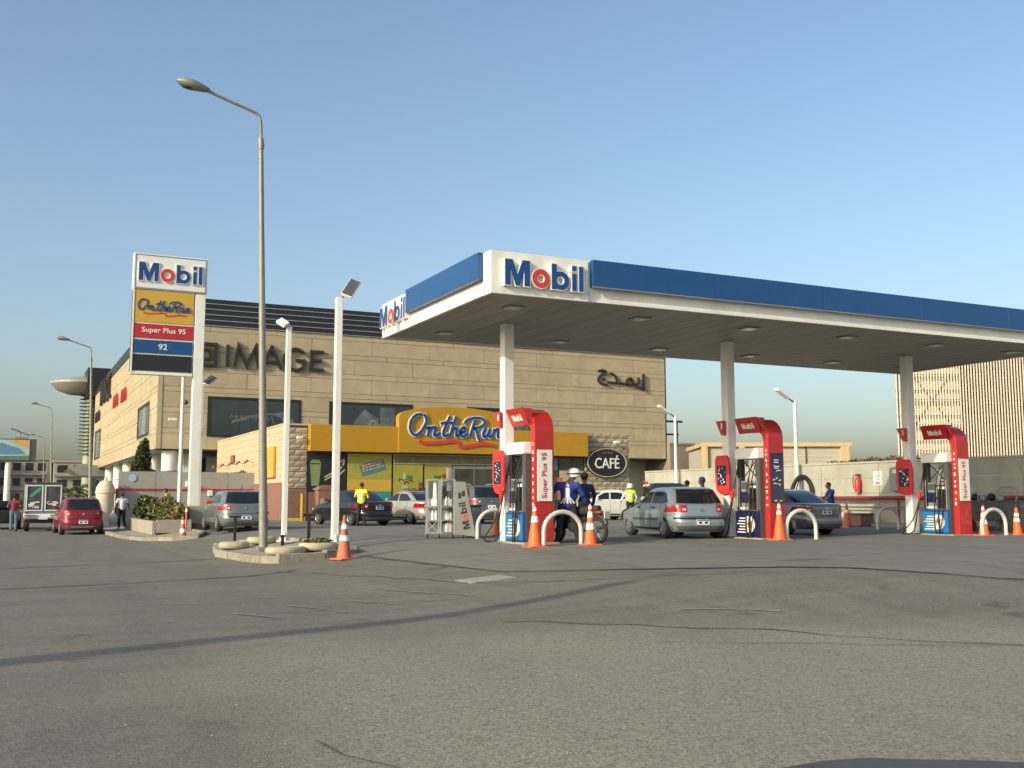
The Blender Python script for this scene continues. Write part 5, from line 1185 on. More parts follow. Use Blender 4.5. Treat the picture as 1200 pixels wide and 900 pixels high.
    for s in (-1, 1):
        p1 = [(mid - .04, zb), (g0r + .25, zb), (g0r, zb + .03)][::-1]; h1 = [(mid - .06, zt), (g1r + .35, zt), (g1r + .05, zt - .03)][::-1]
        patch('rear_side_window', 'carglass', Sside, p1, h1, .004, two=(s,))
        patch('front_side_window', 'carglass', Sside, [(mid + .05, zb), (g0f - .3, zb), (g0f, zb + .02)], [(mid + .02, zt), (g1f - .3, zt), (g1f - .06, zt - .03)], .004, two=(s,))
        patch('door_seam', 'black', Sside, [(mid, .34 * k), (mid + .014, .34 * k)], [(mid, belt), (mid + .014, belt)], .003, 1, 12, two=(s,))
        patch('door_seam', 'black', Sside, [(wb - .42, .34 * k), (wb - .405, .34 * k)], [(wb - .36, belt), (wb - .345, belt)], .003, 1, 12, two=(s,))
        patch('door_seam', 'black', Sside, [(.42, .52 * k), (.434, .52 * k)], [(.22, belt), (.235, belt)], .003, 1, 12, two=(s,))
        patch('sill_strip', 'black', Sside, [(.36, .24 * k), (wb - .36, .24 * k)], [(.36, .30 * k), (wb - .36, .30 * k)], .006, 10, 2, two=(s,))
        if 'rub' in extras: patch('rub_strip', 'dgrey', Sside, [(.40, .50 * k), (wb - .38, .50 * k)], [(.40, .56 * k), (wb - .38, .56 * k)], .012, 10, 2, two=(s,))
        for yy in (mid - .22, mid + .85):
            b = MB(); x0, y0, z0 = Sside(yy, belt - .10, s, .02); b.obox((x0, y0, z0), (.012, 0, 0), (0, .09, 0), (0, 0, .018)); b.build('door_handle', 'black' if 'rub' in extras else paint, t, .006)
        x0, y0, z0 = Sside(g0f - .12, belt + .07, s, .10); mr = MB().obox((x0, y0, z0), (.09, 0, 0), (0, .05, 0), (0, 0, .065)).build('wing_mirror', paint, t, .03, 3)
        if 'redmirror' in extras and s < 0: MB().obox((x0, y0 - .056, z0), (.075, 0, 0), (0, .004, 0), (0, 0, .05)).build('mirror_reflector', 'pred', mr)
    # tailgate glass / rear screen
    if kind == 'sedan': z0, z1, fw = T[12][0] + .02, T[16][0], .82
    else: z0, z1, fw = belt + .02, T[15][0], .84
    a0, a1 = at(z0)[2] * fw, at(z1)[2] * (fw - .02)
    rw = patch('rear_window', 'carglass', Srear, [(-a0, z0), (0, z0 - .01), (a0, z0)], [(-a1, z1), (0, z1 + .005), (a1, z1)], .005, 16, 8)
    if kind != 'sedan': patch('rear_wiper', 'black', Srear, [(.0, z0 + .05), (.42, z0 + .07)], [(.0, z0 + .07), (.42, z0 + .085)], .02, 4, 1, parent=rw)
    patch('windscreen', 'carglass', Sfront, [(-at(belt + .03)[2] * .86, belt + .03), (at(belt + .03)[2] * .86, belt + .03)], [(-at(zt)[2] * .84, zt), (at(zt)[2] * .84, zt)], .004, 14, 8)
    # lamps, bumper lines, plate
    if kind == 'suv': l0, l1, lx = .86, 1.0, (.50, .97)
    elif kind == 'sedan': l0, l1, lx = .70, .88, (.62, .98)
    else: l0, l1, lx = .74, .90, (.58, .985)
    if 'biglamp' in extras: lx = (.50, .985); l0, l1 = .735, .935
    for s in (-1, 1):
        a, c = lx[0] * w, lx[1] * w
        P, Q = [(a, l0 * k), (c, l0 * k)], [(a, l1 * k), (c, l1 * k)]
        if 'bmw' in extras: P, Q = [(a, (l0 + .05) * k), (c, l0 * k)], [(a, l1 * k), (c, l1 * k)]
        lp = patch('tail_lamp', 'tail', Srear, P, Q, .012, 10, 4, two=(s,))
        patch('tail_lamp_side', 'tail', Sside, [(oy + .10, l0 * k), (oy + .30, l0 * k + .02)], [(oy + .12, l1 * k), (oy + .26, l1 * k - .02)], .008, 5, 4, parent=lp, two=(s,))
        patch('lamp_lens', 'tailw', Srear, [(a + .04, (l0 + .05) * k), (a + .12, (l0 + .05) * k)], [(a + .04, (l0 + .10) * k), (a + .12, (l0 + .10) * k)], .015, 3, 2, parent=lp, two=(s,))
        patch('headlamp', 'tailw', Sfront, [(.55 * w, .60 * k), (.96 * w, .62 * k)], [(.55 * w, .72 * k), (.93 * w, .70 * k)], .008, 6, 3, two=(s,))
    patch('grille', 'black', Sfront, [(-.45 * w, .42 * k), (.45 * w, .42 * k)], [(-.5 * w, .66 * k), (.5 * w, .66 * k)], .008, 8, 3)
    patch('tailgate_seam', 'black', Srear, [(-.74 * w, .615 * k), (.74 * w, .615 * k)], [(-.74 * w, .628 * k), (.74 * w, .628 * k)], .004, 12, 1)
    patch('bumper_lower', 'dgrey', Srear, [(-.86 * w, .22 * k), (.86 * w, .22 * k)], [(-.92 * w, .36 * k), (.92 * w, .36 * k)], .008, 14, 3)
    if 'strip' in extras:
        patch('bumper_strip', 'black', Srear, [(-.985 * w, .545 * k), (.985 * w, .545 * k)], [(-.985 * w, .595 * k), (.985 * w, .595 * k)], .016, 18, 2); pz = .47
    else: pz = .72 if kind == 'suv' else (.72 if kind == 'sedan' else (.50 if 'lowplate' in extras else .52))
    p_ = patch('number_plate', 'plate', Srear, [(-.18, (pz - .075) * k), (.18, (pz - .075) * k)], [(-.18, (pz + .075) * k), (.18, (pz + .075) * k)], .022, 4, 2)
    patch('plate_top', 'plateb', Srear, [(-.175, (pz + .03) * k), (.175, (pz + .03) * k)], [(-.175, (pz + .07) * k), (.175, (pz + .07) * k)], .025, 4, 1, parent=p_)
    patch('plate_marks', 'black', Srear, [(-.13, (pz - .045) * k), (-.04, (pz - .045) * k)], [(-.13, (pz + .01) * k), (-.04, (pz + .01) * k)], .025, 2, 1, parent=p_, two=(1, -1))
    b = MB(); x0, y0, z0 = Srear(0, (.80 if kind != 'suv' else .93) * k, .012); b.lathe([(.045, 0), (.05, .008), (.0, .012)], (x0, y0 + .004, z0), (0, -1, 0), 14, cap=False); b.build('badge', 'chrome', t)
    for s in (-1, 1):
        for yy in (0, wb):
            b = MB(); x0 = s * (w - .21); tw_ = .20
            b.lathe([(wheel * .62, 0), (wheel * .93, .0), (wheel, .03), (wheel, tw_ - .03), (wheel * .93, tw_), (wheel * .64, tw_), (wheel * .60, tw_ - .03)], (x0, yy, wheel), (s, 0, 0), 28); wh = b.build('wheel', 'rubber', t)
            b = MB(); b.lathe([(wheel * .63, tw_ - .03), (wheel * .60, tw_ + .004), (wheel * .56, tw_ - .004), (wheel * .54, tw_ - .05), (.01, tw_ - .055)], (x0, yy, wheel), (s, 0, 0), 28, cap=False)
            for q in range(spoke):
                th = 2 * math.pi * q / spoke + .2; d = Vector((0, math.cos(th), math.sin(th))); e = Vector((0, -math.sin(th), math.cos(th)))
                b.obox(Vector((x0 + s * (tw_ - .022), yy, wheel)) + d * wheel * .31, d * wheel * .27, e * wheel * .065, (s * .016, 0, 0))
            b.lathe([(wheel * .12, tw_ - .05), (wheel * .12, tw_ - .002), (.005, tw_)], (x0, yy, wheel), (s, 0, 0), 12, cap=False); b.build('rim', 'rim', wh)
            b = MB(); b.lathe([(wheel * .50, tw_ - .11), (.01, tw_ - .11)], (x0, yy, wheel), (s, 0, 0), 16, cap=False); b.build('brake_disc', 'black', wh)
    boxpart('underbody', 'black', t, -w * .8, w * .8, oy + .25, L + oy - .3, .19, .30)
    b = MB(); b.cyl((.42, oy + .12, .24), (.42, oy + .35, .25), .025); b.build('exhaust', 'chrome', t)
    if 'rails' in extras:
        for s in (-1, 1):
            b = MB(); b.tube(catmull([(s * w * .70, oy + 1.0, T[16][0] - .03), (s * w * .66, oy + 1.15, h + .04), (s * w * .66, L + oy - 2.2, h + .05), (s * w * .68, L + oy - 2.0, T[16][0])]), .022, 6); b.build('roof_rail', 'galv', t)
    if 'skid' in extras: patch('skid_plate', 'galv', Srear, [(-.42 * w, .30), (.42 * w, .30)], [(-.60 * w, .37), (.60 * w, .37)], .02, 8, 1)
    if 'antenna' in extras: b = MB(); b.tube([(0, oy + 1.0, h - .01), (0, oy + .82, h + .16)], .012, 6); b.build('antenna', 'black', t)
    return t
def paint(name, c, rough=.3, metal=.5): return mat(name, c, rough, metal, var=.04, scale=1.5, coat=.6, dirt=.15)
silver = paint('silver_blue_paint', (.30, .36, .40)); gmet = paint('grey_green_paint', (.20, .235, .24)); blk = paint('black_car_paint', (.012, .013, .016), .2, .1); bei = paint('pale_champagne_paint', (.52, .48, .40)); dgr = paint('dark_grey_paint', (.13, .15, .16)); redp = paint('dark_red_paint', (.24, .012, .018), .3, .3); whp = paint('white_car_paint', (.68, .68, .64), .3, 0); sed = paint('grey_saloon_paint', (.17, .20, .205))
car('hatchback', 'silver blue hatchback with a black bumper strip refuelling between the first two pumps', 5.72, .12, rad(-10.5), 'hatch', silver, 4.15, 1.72, 1.42, 2.52, .72, extras=('strip', 'biglamp', 'rub'), spoke=8)
car('saloon_car', 'grey saloon seen from behind, parked between the middle and farthest pumps', 10.62, 1.05, 0, 'sedan', sed, 4.4, 1.70, 1.40, 2.6, .95, spoke=7)
car('hatchback', 'grey green hatchback parked by the price sign post, behind the tall street lamp', -3.72, 14.15, rad(0), 'hatch', gmet, 4.25, 1.79, 1.46, 2.62, .78, extras=('redmirror', 'antenna', 'lowplate'), spoke=5)
car('saloon_car', 'black saloon in front of the shop with the hi-vis attendant standing at its side', 2.1, 17.6, rad(14), 'sedan', blk, 4.5, 1.74, 1.45, 2.6, .95, extras=('redmirror',))
car('saloon_car', 'pale champagne saloon right of the black one, partly behind the bottle trolley', 5.2, 19.0, rad(13), 'sedan', bei, 4.4, 1.70, 1.46, 2.6, .95)
car('suv', 'dark grey SUV behind the bottle trolley and the first canopy column', 7.6, 18.0, rad(-4), 'suv', dgr, 4.6, 1.88, 1.68, 2.8, .85, wheel=.36, extras=('bmw', 'rails'))
car('hatchback', 'dark red hatchback with roof rails parked on the left roadside', -8.38, 24.6, rad(3), 'hatch', redp, 4.08, 1.73, 1.56, 2.59, .72, wheel=.33, z=-.42, extras=('rails', 'skid', 'lowplate'))
car('hatchback', 'small white hatchback side on under the café sign', 17.6, 23.0, rad(84), 'hatch', whp, 3.8, 1.65, 1.58, 2.35, .55, spoke=5)
car('suv', 'white car facing the camera, half hidden behind the silver hatchback', 13.4, 12.9, rad(158), 'suv', whp, 4.3, 1.78, 1.74, 2.6, .8, wheel=.34, extras=('blackroof',))
car('saloon_car', 'white saloon at the far left edge of the photo beyond the standing man', -14.1, 36.0, rad(8), 'sedan', whp, 4.4, 1.72, 1.50, 2.6, .95, z=-.42)
# ---------------------------------------------------------------- van with glazed display box
tk = thing('box_van', 'small pickup van with a glazed silver box of goods, parked left of the red hatchback', 'van', (-9.72, 30.2, -.42)); wv = paint('van_white', (.5, .5, .48), .4, 0)
boxpart('chassis', 'black', tk, -.66, .66, -.3, 4.0, .38, .56); boxpart('bed', 'steelwhite', tk, -.80, .80, -.35, 2.4, .62, .82, .02); boxpart('cab', wv, tk, -.77, .77, 2.6, 4.4, .45, 1.85, .12)
boxpart('cab_rear_window', 'carglass', tk, -.6, .6, 2.57, 2.599, 1.3, 1.75, .01)
pi_ = mat('box_poster', (.07, .07, .085), .3, var=.5, scale=2)
bx = boxpart('box_body', 'grey', tk, -.80, .80, -.28, 2.4, .83, 2.22, .01); boxpart('box_roof', 'dgrey', tk, -.84, .84, -.36, 2.45, 2.221, 2.28, .01)
for s in (-1, 1):
    a, c = (s * .04, s * .76); a, c = min(a, c), max(a, c); dr = MB()
    for q in ((a, c, .95, 1.0), (a, c, 2.1, 2.15), (a, a + .05, 1.0, 2.1), (c - .05, c, 1.0, 2.1)): dr.box(q[0], q[1], -.34, -.285, q[2], q[3])
    d_ = dr.build('rear_door', 'steelwhite', bx); boxpart('pane', pi_, d_, a + .05, c - .05, -.31, -.29, 1.0, 2.1)
    r = random.Random(s + 5); b = MB()
    for k in range(7): xx = r.uniform(a + .08, c - .3); z = 1.05 + r.random() * .35; b.box(xx, xx + r.uniform(.1, .25), -.318, -.3105 - .001 * k * .1, z, z + r.uniform(.05, .1))
    b.build('goods', 'plate', d_)
b = MB(); b.prism([(-.64, 1.62), (-.50, 1.60), (-.14, 1.9), (-.14, 2.05), (-.25, 2.02)], (0, -.312, 0), (1, 0, 0), (0, 0, 1), (0, -1, 0), .006); b.build('green_print', mat('green_print', (.04, .35, .22), .5), bx)
b = MB(); b.box(-.82, .82, -.45, -.36, .58, .66); b.box(-.80, -.3, -.44, -.38, .70, .78); b.box(.3, .8, -.44, -.38, .70, .78); b.build('rear_bumper', 'chrome', tk); boxpart('number_plate', 'plate', tk, -.2, .2, -.47, -.452, .56, .68)
for s in (-1, 1):
    for yy in (.45, 3.5): b = MB(); b.lathe([(.18, 0), (.29, 0), (.31, .03), (.31, .17), (.29, .2), (.16, .2)], (s * .56, yy, .31), (s, 0, 0), 20); w_ = b.build('wheel', 'rubber', tk); b = MB(); b.lathe([(.17, .18), (.06, .16), (.01, .16)], (s * .56, yy, .31), (s, 0, 0), 16, cap=False); b.build('rim', 'rim', w_)
    boxpart('tail_lamp', 'tail', tk, s * .70 - .06, s * .70 + .06, -.385, -.352, .84, .90)
# open door of the car beside the man
od = thing('parked_car', 'dark car with its pale door open beside the man in maroon', 'car', (-11.4, 33.4, -.42)); boxpart('body', blk, od, -.8, .8, 0, 4, .3, .95, .12); boxpart('cabin', 'carglass', od, -.7, .7, .6, 3.0, .951, 1.42, .15); MB().obox((-1.05, 1.2, .75), (.30, -.35, 0), (.02, .02, 0), (0, 0, .42)).build('open_door', 'whitec', od, .02)
for s in (-1, 1):
    for yy in (.7, 3.2): b = MB(); b.lathe([(.18, 0), (.31, .0), (.31, .2), (.1, .2)], (s * .62, yy, .31), (s, 0, 0), 16); b.build('wheel', 'rubber', od)
# bonnet of the car the photo is taken from
hm = mat('dark_navy_paint', (.018, .030, .042), .34, 0, var=.05, spec=.22); bt = thing('camera_car', 'dark navy car bonnet at the bottom right edge of the photo', 'car', (-11.1, -23.66, -.402), -HEAD - rad(25))
b = MB(); b.smooth = True; n1, n2 = 24, 16
for j in range(n2 + 1):
    f = j / n2
    for i in range(n1 + 1):
        u = -1 + 2 * i / n1; xx = u * (.84 - .10 * f * f); yy = 1.05 + 1.28 * f - .26 * f * (u ** 2) * 1.0; zz = 1.015 - .10 * f ** 2.4 - .05 * abs(u) ** 2.4 + .02 * math.exp(-((abs(u) - .62) / .12) ** 2) * (1 - f * .5)
        b.v.append((xx, yy, zz))
for j in range(n2):
    for i in range(n1): a = j * (n1 + 1) + i; b.face((a, a + 1, a + n1 + 2, a + n1 + 1))
bo = b.build('bonnet', hm, bt); md = bo.modifiers.new('s', 'SOLIDIFY'); md.thickness = .025; md.offset = -1
boxpart('front_bumper', hm, bt, -.80, .80, 1.9, 2.16, .25, .80, .1); boxpart('side_wing', hm, bt, -.84, -.74, .9, 1.95, .3, .86, .05); boxpart('side_wing', hm, bt, .74, .84, .9, 1.95, .3, .86, .05); boxpart('grille', 'black', bt, -.4, .4, 2.15, 2.18, .4, .62)
for s in (-1, 1): b = MB(); b.lathe([(.2, 0), (.33, .0), (.33, .2), (.1, .2)], (s * .6, 1.5, .33), (s, 0, 0), 20); b.build('wheel', 'rubber', bt)
# ---------------------------------------------------------------- motorbike
mo = thing('motorbike', 'black and red motorbike ridden by the man in the blue rocket shirt', 'motorbike', (1.42, -.98, 0), rad(20))
for yy in (-.68, .68):
    b = MB(); R_ = .30; b.tube([(0, yy + R_ * math.cos(a), .31 + R_ * math.sin(a)) for a in [2 * math.pi * k / 28 for k in range(28)]], .05, 8, closed=True); wh = b.build('wheel', 'rubber', mo)
    b = MB()
    for k in range(6): th = math.pi * 2 * k / 6; b.cyl((0, yy, .31), (0, yy + .26 * math.cos(th), .31 + .26 * math.sin(th)), .012, n=5)
    b.lathe([(.05, -.06), (.05, .06)], (0, yy, .31), (1, 0, 0), 12); b.build('spokes', 'rim', wh)
b = MB(); b.tube(catmull([(0, -.55, .62), (0, -.1, .58), (0, .3, .72), (0, .48, .92)]), [.05] * 19, 8); b.tube([(0, -.3, .56), (0, 0, .32), (0, .32, .42), (0, .42, .8)], .03, 8); b.build('frame', 'black', mo)
b = MB(); b.ball((0, .0, .42), (.16, .24, .17)); b.build('engine', 'grey', mo)
b = MB(); b.ball((0, .22, .82), (.13, .26, .13)); b.build('fuel_tank', 'red', mo); b = MB(); b.tube(catmull([(0, -.78, .86), (0, -.4, .80), (0, 0, .78)]), [.07, .08, .09, .1, .11, .12, .12, .12, .12, .12, .12, .11, .1], 10); b.build('seat', 'rubber', mo)
for s in (-1, 1): b = MB(); b.tube([(s * .09, .68, .31), (s * .09, .5, .95)], .025, 8); b.build('fork', 'chrome', mo)
b = MB(); b.tube(catmull([(-.36, .30, 1.0), (-.2, .46, 1.04), (.2, .46, 1.04), (.36, .30, 1.0)]), .016, 6); b.build('handlebar', 'black', mo); b = MB(); b.ball((0, .6, .92), (.1, .08, .1)); b.build('headlamp', 'tailw', mo); b = MB(); b.tube([(.16, -.1, .3), (.17, -.5, .36), (.17, -.85, .42)], [.03, .045, .05], 8); b.build('exhaust', 'chrome', mo)
for yy, s in ((-.68, 1), (.68, 1)): b = MB(); P = [(0, yy + .36 * math.cos(a), .31 + .36 * math.sin(a)) for a in [math.pi * (.15 + .7 * k / 8) for k in range(9)]]; b.tube(P, .055, 6); b.build('mudguard', 'red' if yy > 0 else 'black', mo)
b = MB(); b.ball((0, -.70, .76), (.09, .2, .06)); b.build('tail_fairing', 'railred', mo); b = MB(); b.ball((0, .28, .56), (.17, .34, .22)); b.build('black_fairing', 'black', mo); boxpart('number_plate', 'plate', mo, -.1, .1, -1.02, -1.0, .62, .78)
# ---------------------------------------------------------------- trolley with bottles
tr = thing('display_trolley', 'grey wheeled display trolley of bottles with a slanted Mobil side board', 'trolley', (-.22, 3.15, 0), -HEAD)
def bar(b, p, q, r=.022): b.obox([(p[i] + q[i]) / 2 for i in range(3)], [(q[i] - p[i]) / 2 for i in range(3)], Vector((0, r, 0)), Vector([(q[i] - p[i]) for i in range(3)]).cross(Vector((0, 1, 0))).normalized() * r)
for (x0, x1) in ((-.66, -.32), (-.26, .10)):
    b = MB()
    for x in (x0, x1):
        for y in (-.22, .22): b.box(x - .022, x + .022, y - .022, y + .022, .12, 1.62)
    for z in (.14, .48, .86, 1.6):
        for y in (-.22, .22): b.box(x0 + .023, x1 - .023, y - .02, y + .02, z, z + .035)
    if x0 < -.5: bar(b, (x0 + .02, -.23, .18), (x1 - .02, -.23, .50), .012); bar(b, (x0 + .02, -.235, .50), (x1 - .02, -.235, .18), .012)
    b.build('rack_frame', 'grey', tr)
    for z in (.16, .49, .88): boxpart('shelf', 'galv', tr, x0 + .024, x1 - .024, -.2, .2, z, z + .012)
    boxpart('back_sheet', 'dgrey', tr, x0 + .024, x1 - .024, .19, .2, .9, 1.58)
def bottle(x, y, z, h=.22, r=.045, m='white'):
    t_ = tag(MB().lathe([(r, 0), (r, h * .62), (r * .8, h * .75), (r * .35, h * .86), (r * .35, h), (.004, h)], n=10).build('bottle', m), 'small pale plastic bottle on the grey display trolley', 'bottle', 'bottles on the display trolley')
    v = Matrix.Rotation(-HEAD, 3, 'Z') @ Vector((x, y, z)); t_.location = (-.22 + v.x, 3.15 + v.y, v.z); return t_
bm0 = None; r = random.Random(2)
for (x0, x1, z, n_) in ((-.62, -.36, .902, 4), (-.22, .06, .902, 4), (-.22, .06, .512, 4), (-.22, .06, .182, 5), (-.62, -.36, .512, 3)):
    for k in range(n_):
        xx = x0 + .04 + (x1 - x0 - .08) * k / (n_ - 1); yy = -.12 + .02 * r.uniform(-1, 1)
        if bm0 is None: bm0 = bottle(xx, yy, z)
        else:
            c = bm0.copy(); COL.objects.link(c); v = Matrix.Rotation(-HEAD, 3, 'Z') @ Vector((xx, yy, z)); c.location = (-.22 + v.x, 3.15 + v.y, v.z); c.scale = (1, 1, r.uniform(.85, 1.25)); c.rotation_euler = (0, 0, r.uniform(0, 6))
bd = MB().prism([(.12, .12), (.72, .05), (.42, 1.56), (.13, 1.56)], (0, -.26, 0), (1, 0, 0), (0, 0, 1), (0, 1, 0), .05).build('side_board', mat('trolley_board_grey', (.20, .205, .195), .5), tr, .008)
mobil(bd, ((.56, -.262, .28), (-.20, 0, .98), (-.98, 0, -.20), (0, -1, 0)), .74, .19, .006, ('black', 'lred'), one=True)
for k in range(2): boxpart('small_emblem', 'black', bd, .22 + .1 * k, .30 + .1 * k, -.268, -.2605, 1.10 + .06 * k, 1.26 + .04 * k)
for x in (-.62, -.30, .08, .36): b = MB(); b.lathe([(.03, -.02), (.07, -.018), (.07, .018), (.03, .02)], (x, -.2, .07), (1, 0, 0), 14); b.build('wheel', 'rubber', tr)
sq = MB(); sq.prism([(-.5, .9), (-.38, .92), (-.40, 1.58), (-.48, 1.55)], (0, -.1, 0), (1, 0, 0), (0, 0, 1), (0, 1, 0), .08); sq.build('rolled_banner', 'plate', tr); boxpart('price_board', 'grey', tr, -.12, .04, -.1, -.08, 1.3, 1.95, .01)
# ---------------------------------------------------------------- island furniture
def half_tyre(x, y, rz, lab, w=.78, mats='kerb', leaf=False):
    t = thing('painted_tyre', lab, 'tyre', (x, y, gz(x, y) + .13), rz, 'painted tyres round the island'); b = MB(); b.tube([(.30 * w * math.cos(a) * 1.3, .30 * w * math.sin(a), .09) for a in [2 * math.pi * k / 24 for k in range(24)]], .105, 10, closed=True); b.v = [(v[0], v[1], v[2] * .95) for v in b.v]; b.build('tyre_ring', mats, t)
    b = MB(); b.lathe([(.24 * w, .05), (.2 * w, .10), (.02, .11)], n=18); b.build('soil', 'bark', t)
    if leaf: b = MB(); leaves(b, (0, 0, .2), (.36, .26, .08), 420, .07, random.Random(4), .6); b.build('plant', ['leafl', 'leafd'], t)
tc_ = mat('tyre_cream_paint', (.42, .39, .27), .85, var=.2, bump=.5, dirt=.45)
half_tyre(-5.85, 4.55, .1, 'pale painted tyre at the left rear of the island', mats=tc_); half_tyre(-5.0, 5.1, .1, 'pale painted tyre behind the tall street lamp', mats=tc_)
half_tyre(-5.35, .95, .1, 'large pale painted tyre at the front of the island', 1.0, tc_); half_tyre(-4.50, 1.15, .0, 'painted tyre filled with dry plants at the front right of the island', 1.0, tc_, leaf=True)
for x, y, h, lab in ((-5.55, 6.0, .75, 'black T-topped iron post at the back of the island, left'), (-4.75, 6.15, .75, 'black T-topped iron post just left of the tall street lamp'), (-4.20, 3.2, .72, 'black T-topped iron post between the two white floodlight poles'), (-5.1, 2.3, .32, 'short black iron post in front of the tall street lamp')):
    t = thing('iron_post', lab, 'post', (x, y, gz(x, y) + .12), 0, 'black iron posts on the island'); boxpart('post_bar', 'black', t, -.035, .035, -.035, .035, -.05, h); boxpart('post_cap', 'black', t, -.16 if h > .5 else -.06, .16 if h > .5 else .06, -.045, .045, h, h + .06, .008)
# bins
bn = thing('litter_bin', 'double litter bin with brown frame and cream door by the stone pier', 'litter bin', (4.0 - 1.0, 27.6 - .8, 0)); boxpart('frame', 'basest', bn, -.55, .55, -.3, .3, .18, 1.5, .03); boxpart('door_panel', 'stone', bn, -.42, .42, -.33, -.301, .3, 1.12, .01)
b = MB(); b.prism([(-.6, 1.5), (.6, 1.5), (.5, 1.68), (.2, 1.76), (-.2, 1.76), (-.5, 1.68)], (0, -.32, 0), (1, 0, 0), (0, 0, 1), (0, 1, 0), .64); b.build('hood', 'basest', bn, .02); boxpart('foot', 'basest', bn, -.4, .4, -.2, .2, 0, .179)
yb = thing('yellow_bollard', 'slim yellow bollard left of the litter bin', 'bollard', (1.75, 26.8, 0)); b = MB(); b.cyl((0, 0, 0), (0, 0, 1.35), .09, n=12); b.build('bollard_tube', 'yellow', yb); b = MB(); b.cyl((0, 0, 1.351), (0, 0, 1.4), .07, .03, n=12); b.build('cap', 'dgrey', yb)
gb = thing('grey_bin', 'tall grey bin standing between the bottle trolley and the first column', 'bin', (.62, 3.6, 0)); boxpart('bin_body', 'grey', gb, -.2, .2, -.2, .2, 0, .86, .02); boxpart('lid', 'dgrey', gb, -.22, .22, -.22, .22, .861, .92, .015)
# hose rack, clutter by the shaded wall
hr = thing('hose_rack', 'stand with thick coils of black air hose beside the attendant in blue', 'hose rack', (16.9, 8.3, 0)); b = MB(); b.box(-.06, .06, -.06, .06, 0, 1.9); b.box(-.3, .3, -.3, .3, 0, .06); b.build('stand', 'grey', hr); r = random.Random(1)
for k in range(7):
    a0 = r.uniform(.28, .46); b = MB(); b.tube([((a0) * math.cos(a) * .8913, -.12 + .03 * k - .45 * a0 * math.cos(a), 1.55 + (.62 + .05 * (k % 3)) * math.sin(a) - .25) for a in [2 * math.pi * j / 22 for j in range(22)]], .032, 6, closed=True); b.build('hose_coil', 'rubber', hr)
gc = thing('service_cart', 'dark service cart with pipes and hoses against the shaded wall behind the last hoop', 'cart', (18.6, .9, 0), math.pi / 2 + .2)
boxpart('cart_body', 'dgrey', gc, -.75, .75, -.4, .4, .35, 1.0, .03)
for x in (-.55, .55): b = MB(); b.lathe([(.05, 0), (.2, 0), (.2, .09), (.05, .09)], (x, .42, .2), (0, 1, 0), 16); b.build('wheel', 'rubber', gc)
b = MB(); b.tube(catmull([(-.8, 0, 1.0), (-.9, .1, 1.4), (-.4, .2, 1.45), (-.3, .2, 1.0)]), .03, 6); b.build('hose_arch', 'grey', gc); b = MB(); b.tube([(.3, .35, 1.0), (.3, .35, 1.75), (.72, .35, 1.75), (.72, .35, 1.0)], .025, 6); b.build('hand_rail', 'grey', gc)
for k in range(4): b = MB(); b.ball((-.4 + .28 * k, .25, 1.1 + .05 * (k % 2)), (.13, .14, .13)); b.build('pump_housing', 'black' if k % 2 else 'grey', gc)
ac = thing('air_compressor', 'dark air compressor standing under the pipe rail, seen through the last hoop', 'compressor', (18.0, 2.2, 0), .9); b = MB(); b.lathe([(.05, 0), (.28, .06), (.3, .2), (.3, .9), (.28, 1.04), (.05, 1.1)], (-.55, 0, .5), (1, 0, 0), 18); b.build('tank', 'dgrey', ac); boxpart('motor', 'black', ac, -.35, .1, -.2, .2, .8, 1.15, .04); boxpart('belt_guard', 'grey', ac, .12, .5, -.1, .1, .78, 1.3, .03)
for x in (-.4, .4): boxpart('foot', 'black', ac, x - .05, x + .05, -.25, .25, 0, .25)
bs = thing('wall_crate', 'dark crate on the ground in front of the shaded wall near the fire extinguisher', 'crate', (19.2, 7.6, 0)); boxpart('crate_body', 'basest', bs, -.35, .35, -.4, .4, 0.02, .45, .03); boxpart('crate_lid', 'dgrey', bs, -.37, .37, -.42, .42, .451, .52, .01)
# long thin shadow lines across the road, painted as dark strips
for P in ([(-16, 1.0), (-11.4, 1.5), (-9, 2.3), (-6.4, 3.2)], [(-16, -5.2), (-11.38, -4.18), (-9.3, -3.8), (-6.9, -2.95), (-5.9, -2.2)]): drape('painted_shadow_line', P, .07, .014, cr, SR, .01, 3)
# grit on the road
b = MB(); r = random.Random(77)
for _ in range(380):
    x = r.uniform(-13.5, 6); y = -22.5 + 16 * r.random() ** 1.6; s = r.uniform(.004, .012); z = gz(x, y) + .006 + s * .4; i0 = len(b.v)
    for v in ((s, 0, 0), (0, s, 0), (-s, 0, 0), (0, -s * .8, 0), (0, 0, s * .8)): b.v.append((x + v[0], y + v[1], z + v[2]))
    for q in ((0, 1, 4), (1, 2, 4), (2, 3, 4), (3, 0, 4), (3, 2, 1, 0)): b.face([i0 + k for k in q])
tag(b.build('grit', 'concrete'), 'loose grit scattered over the asphalt in the foreground', 'grit', kind='stuff')
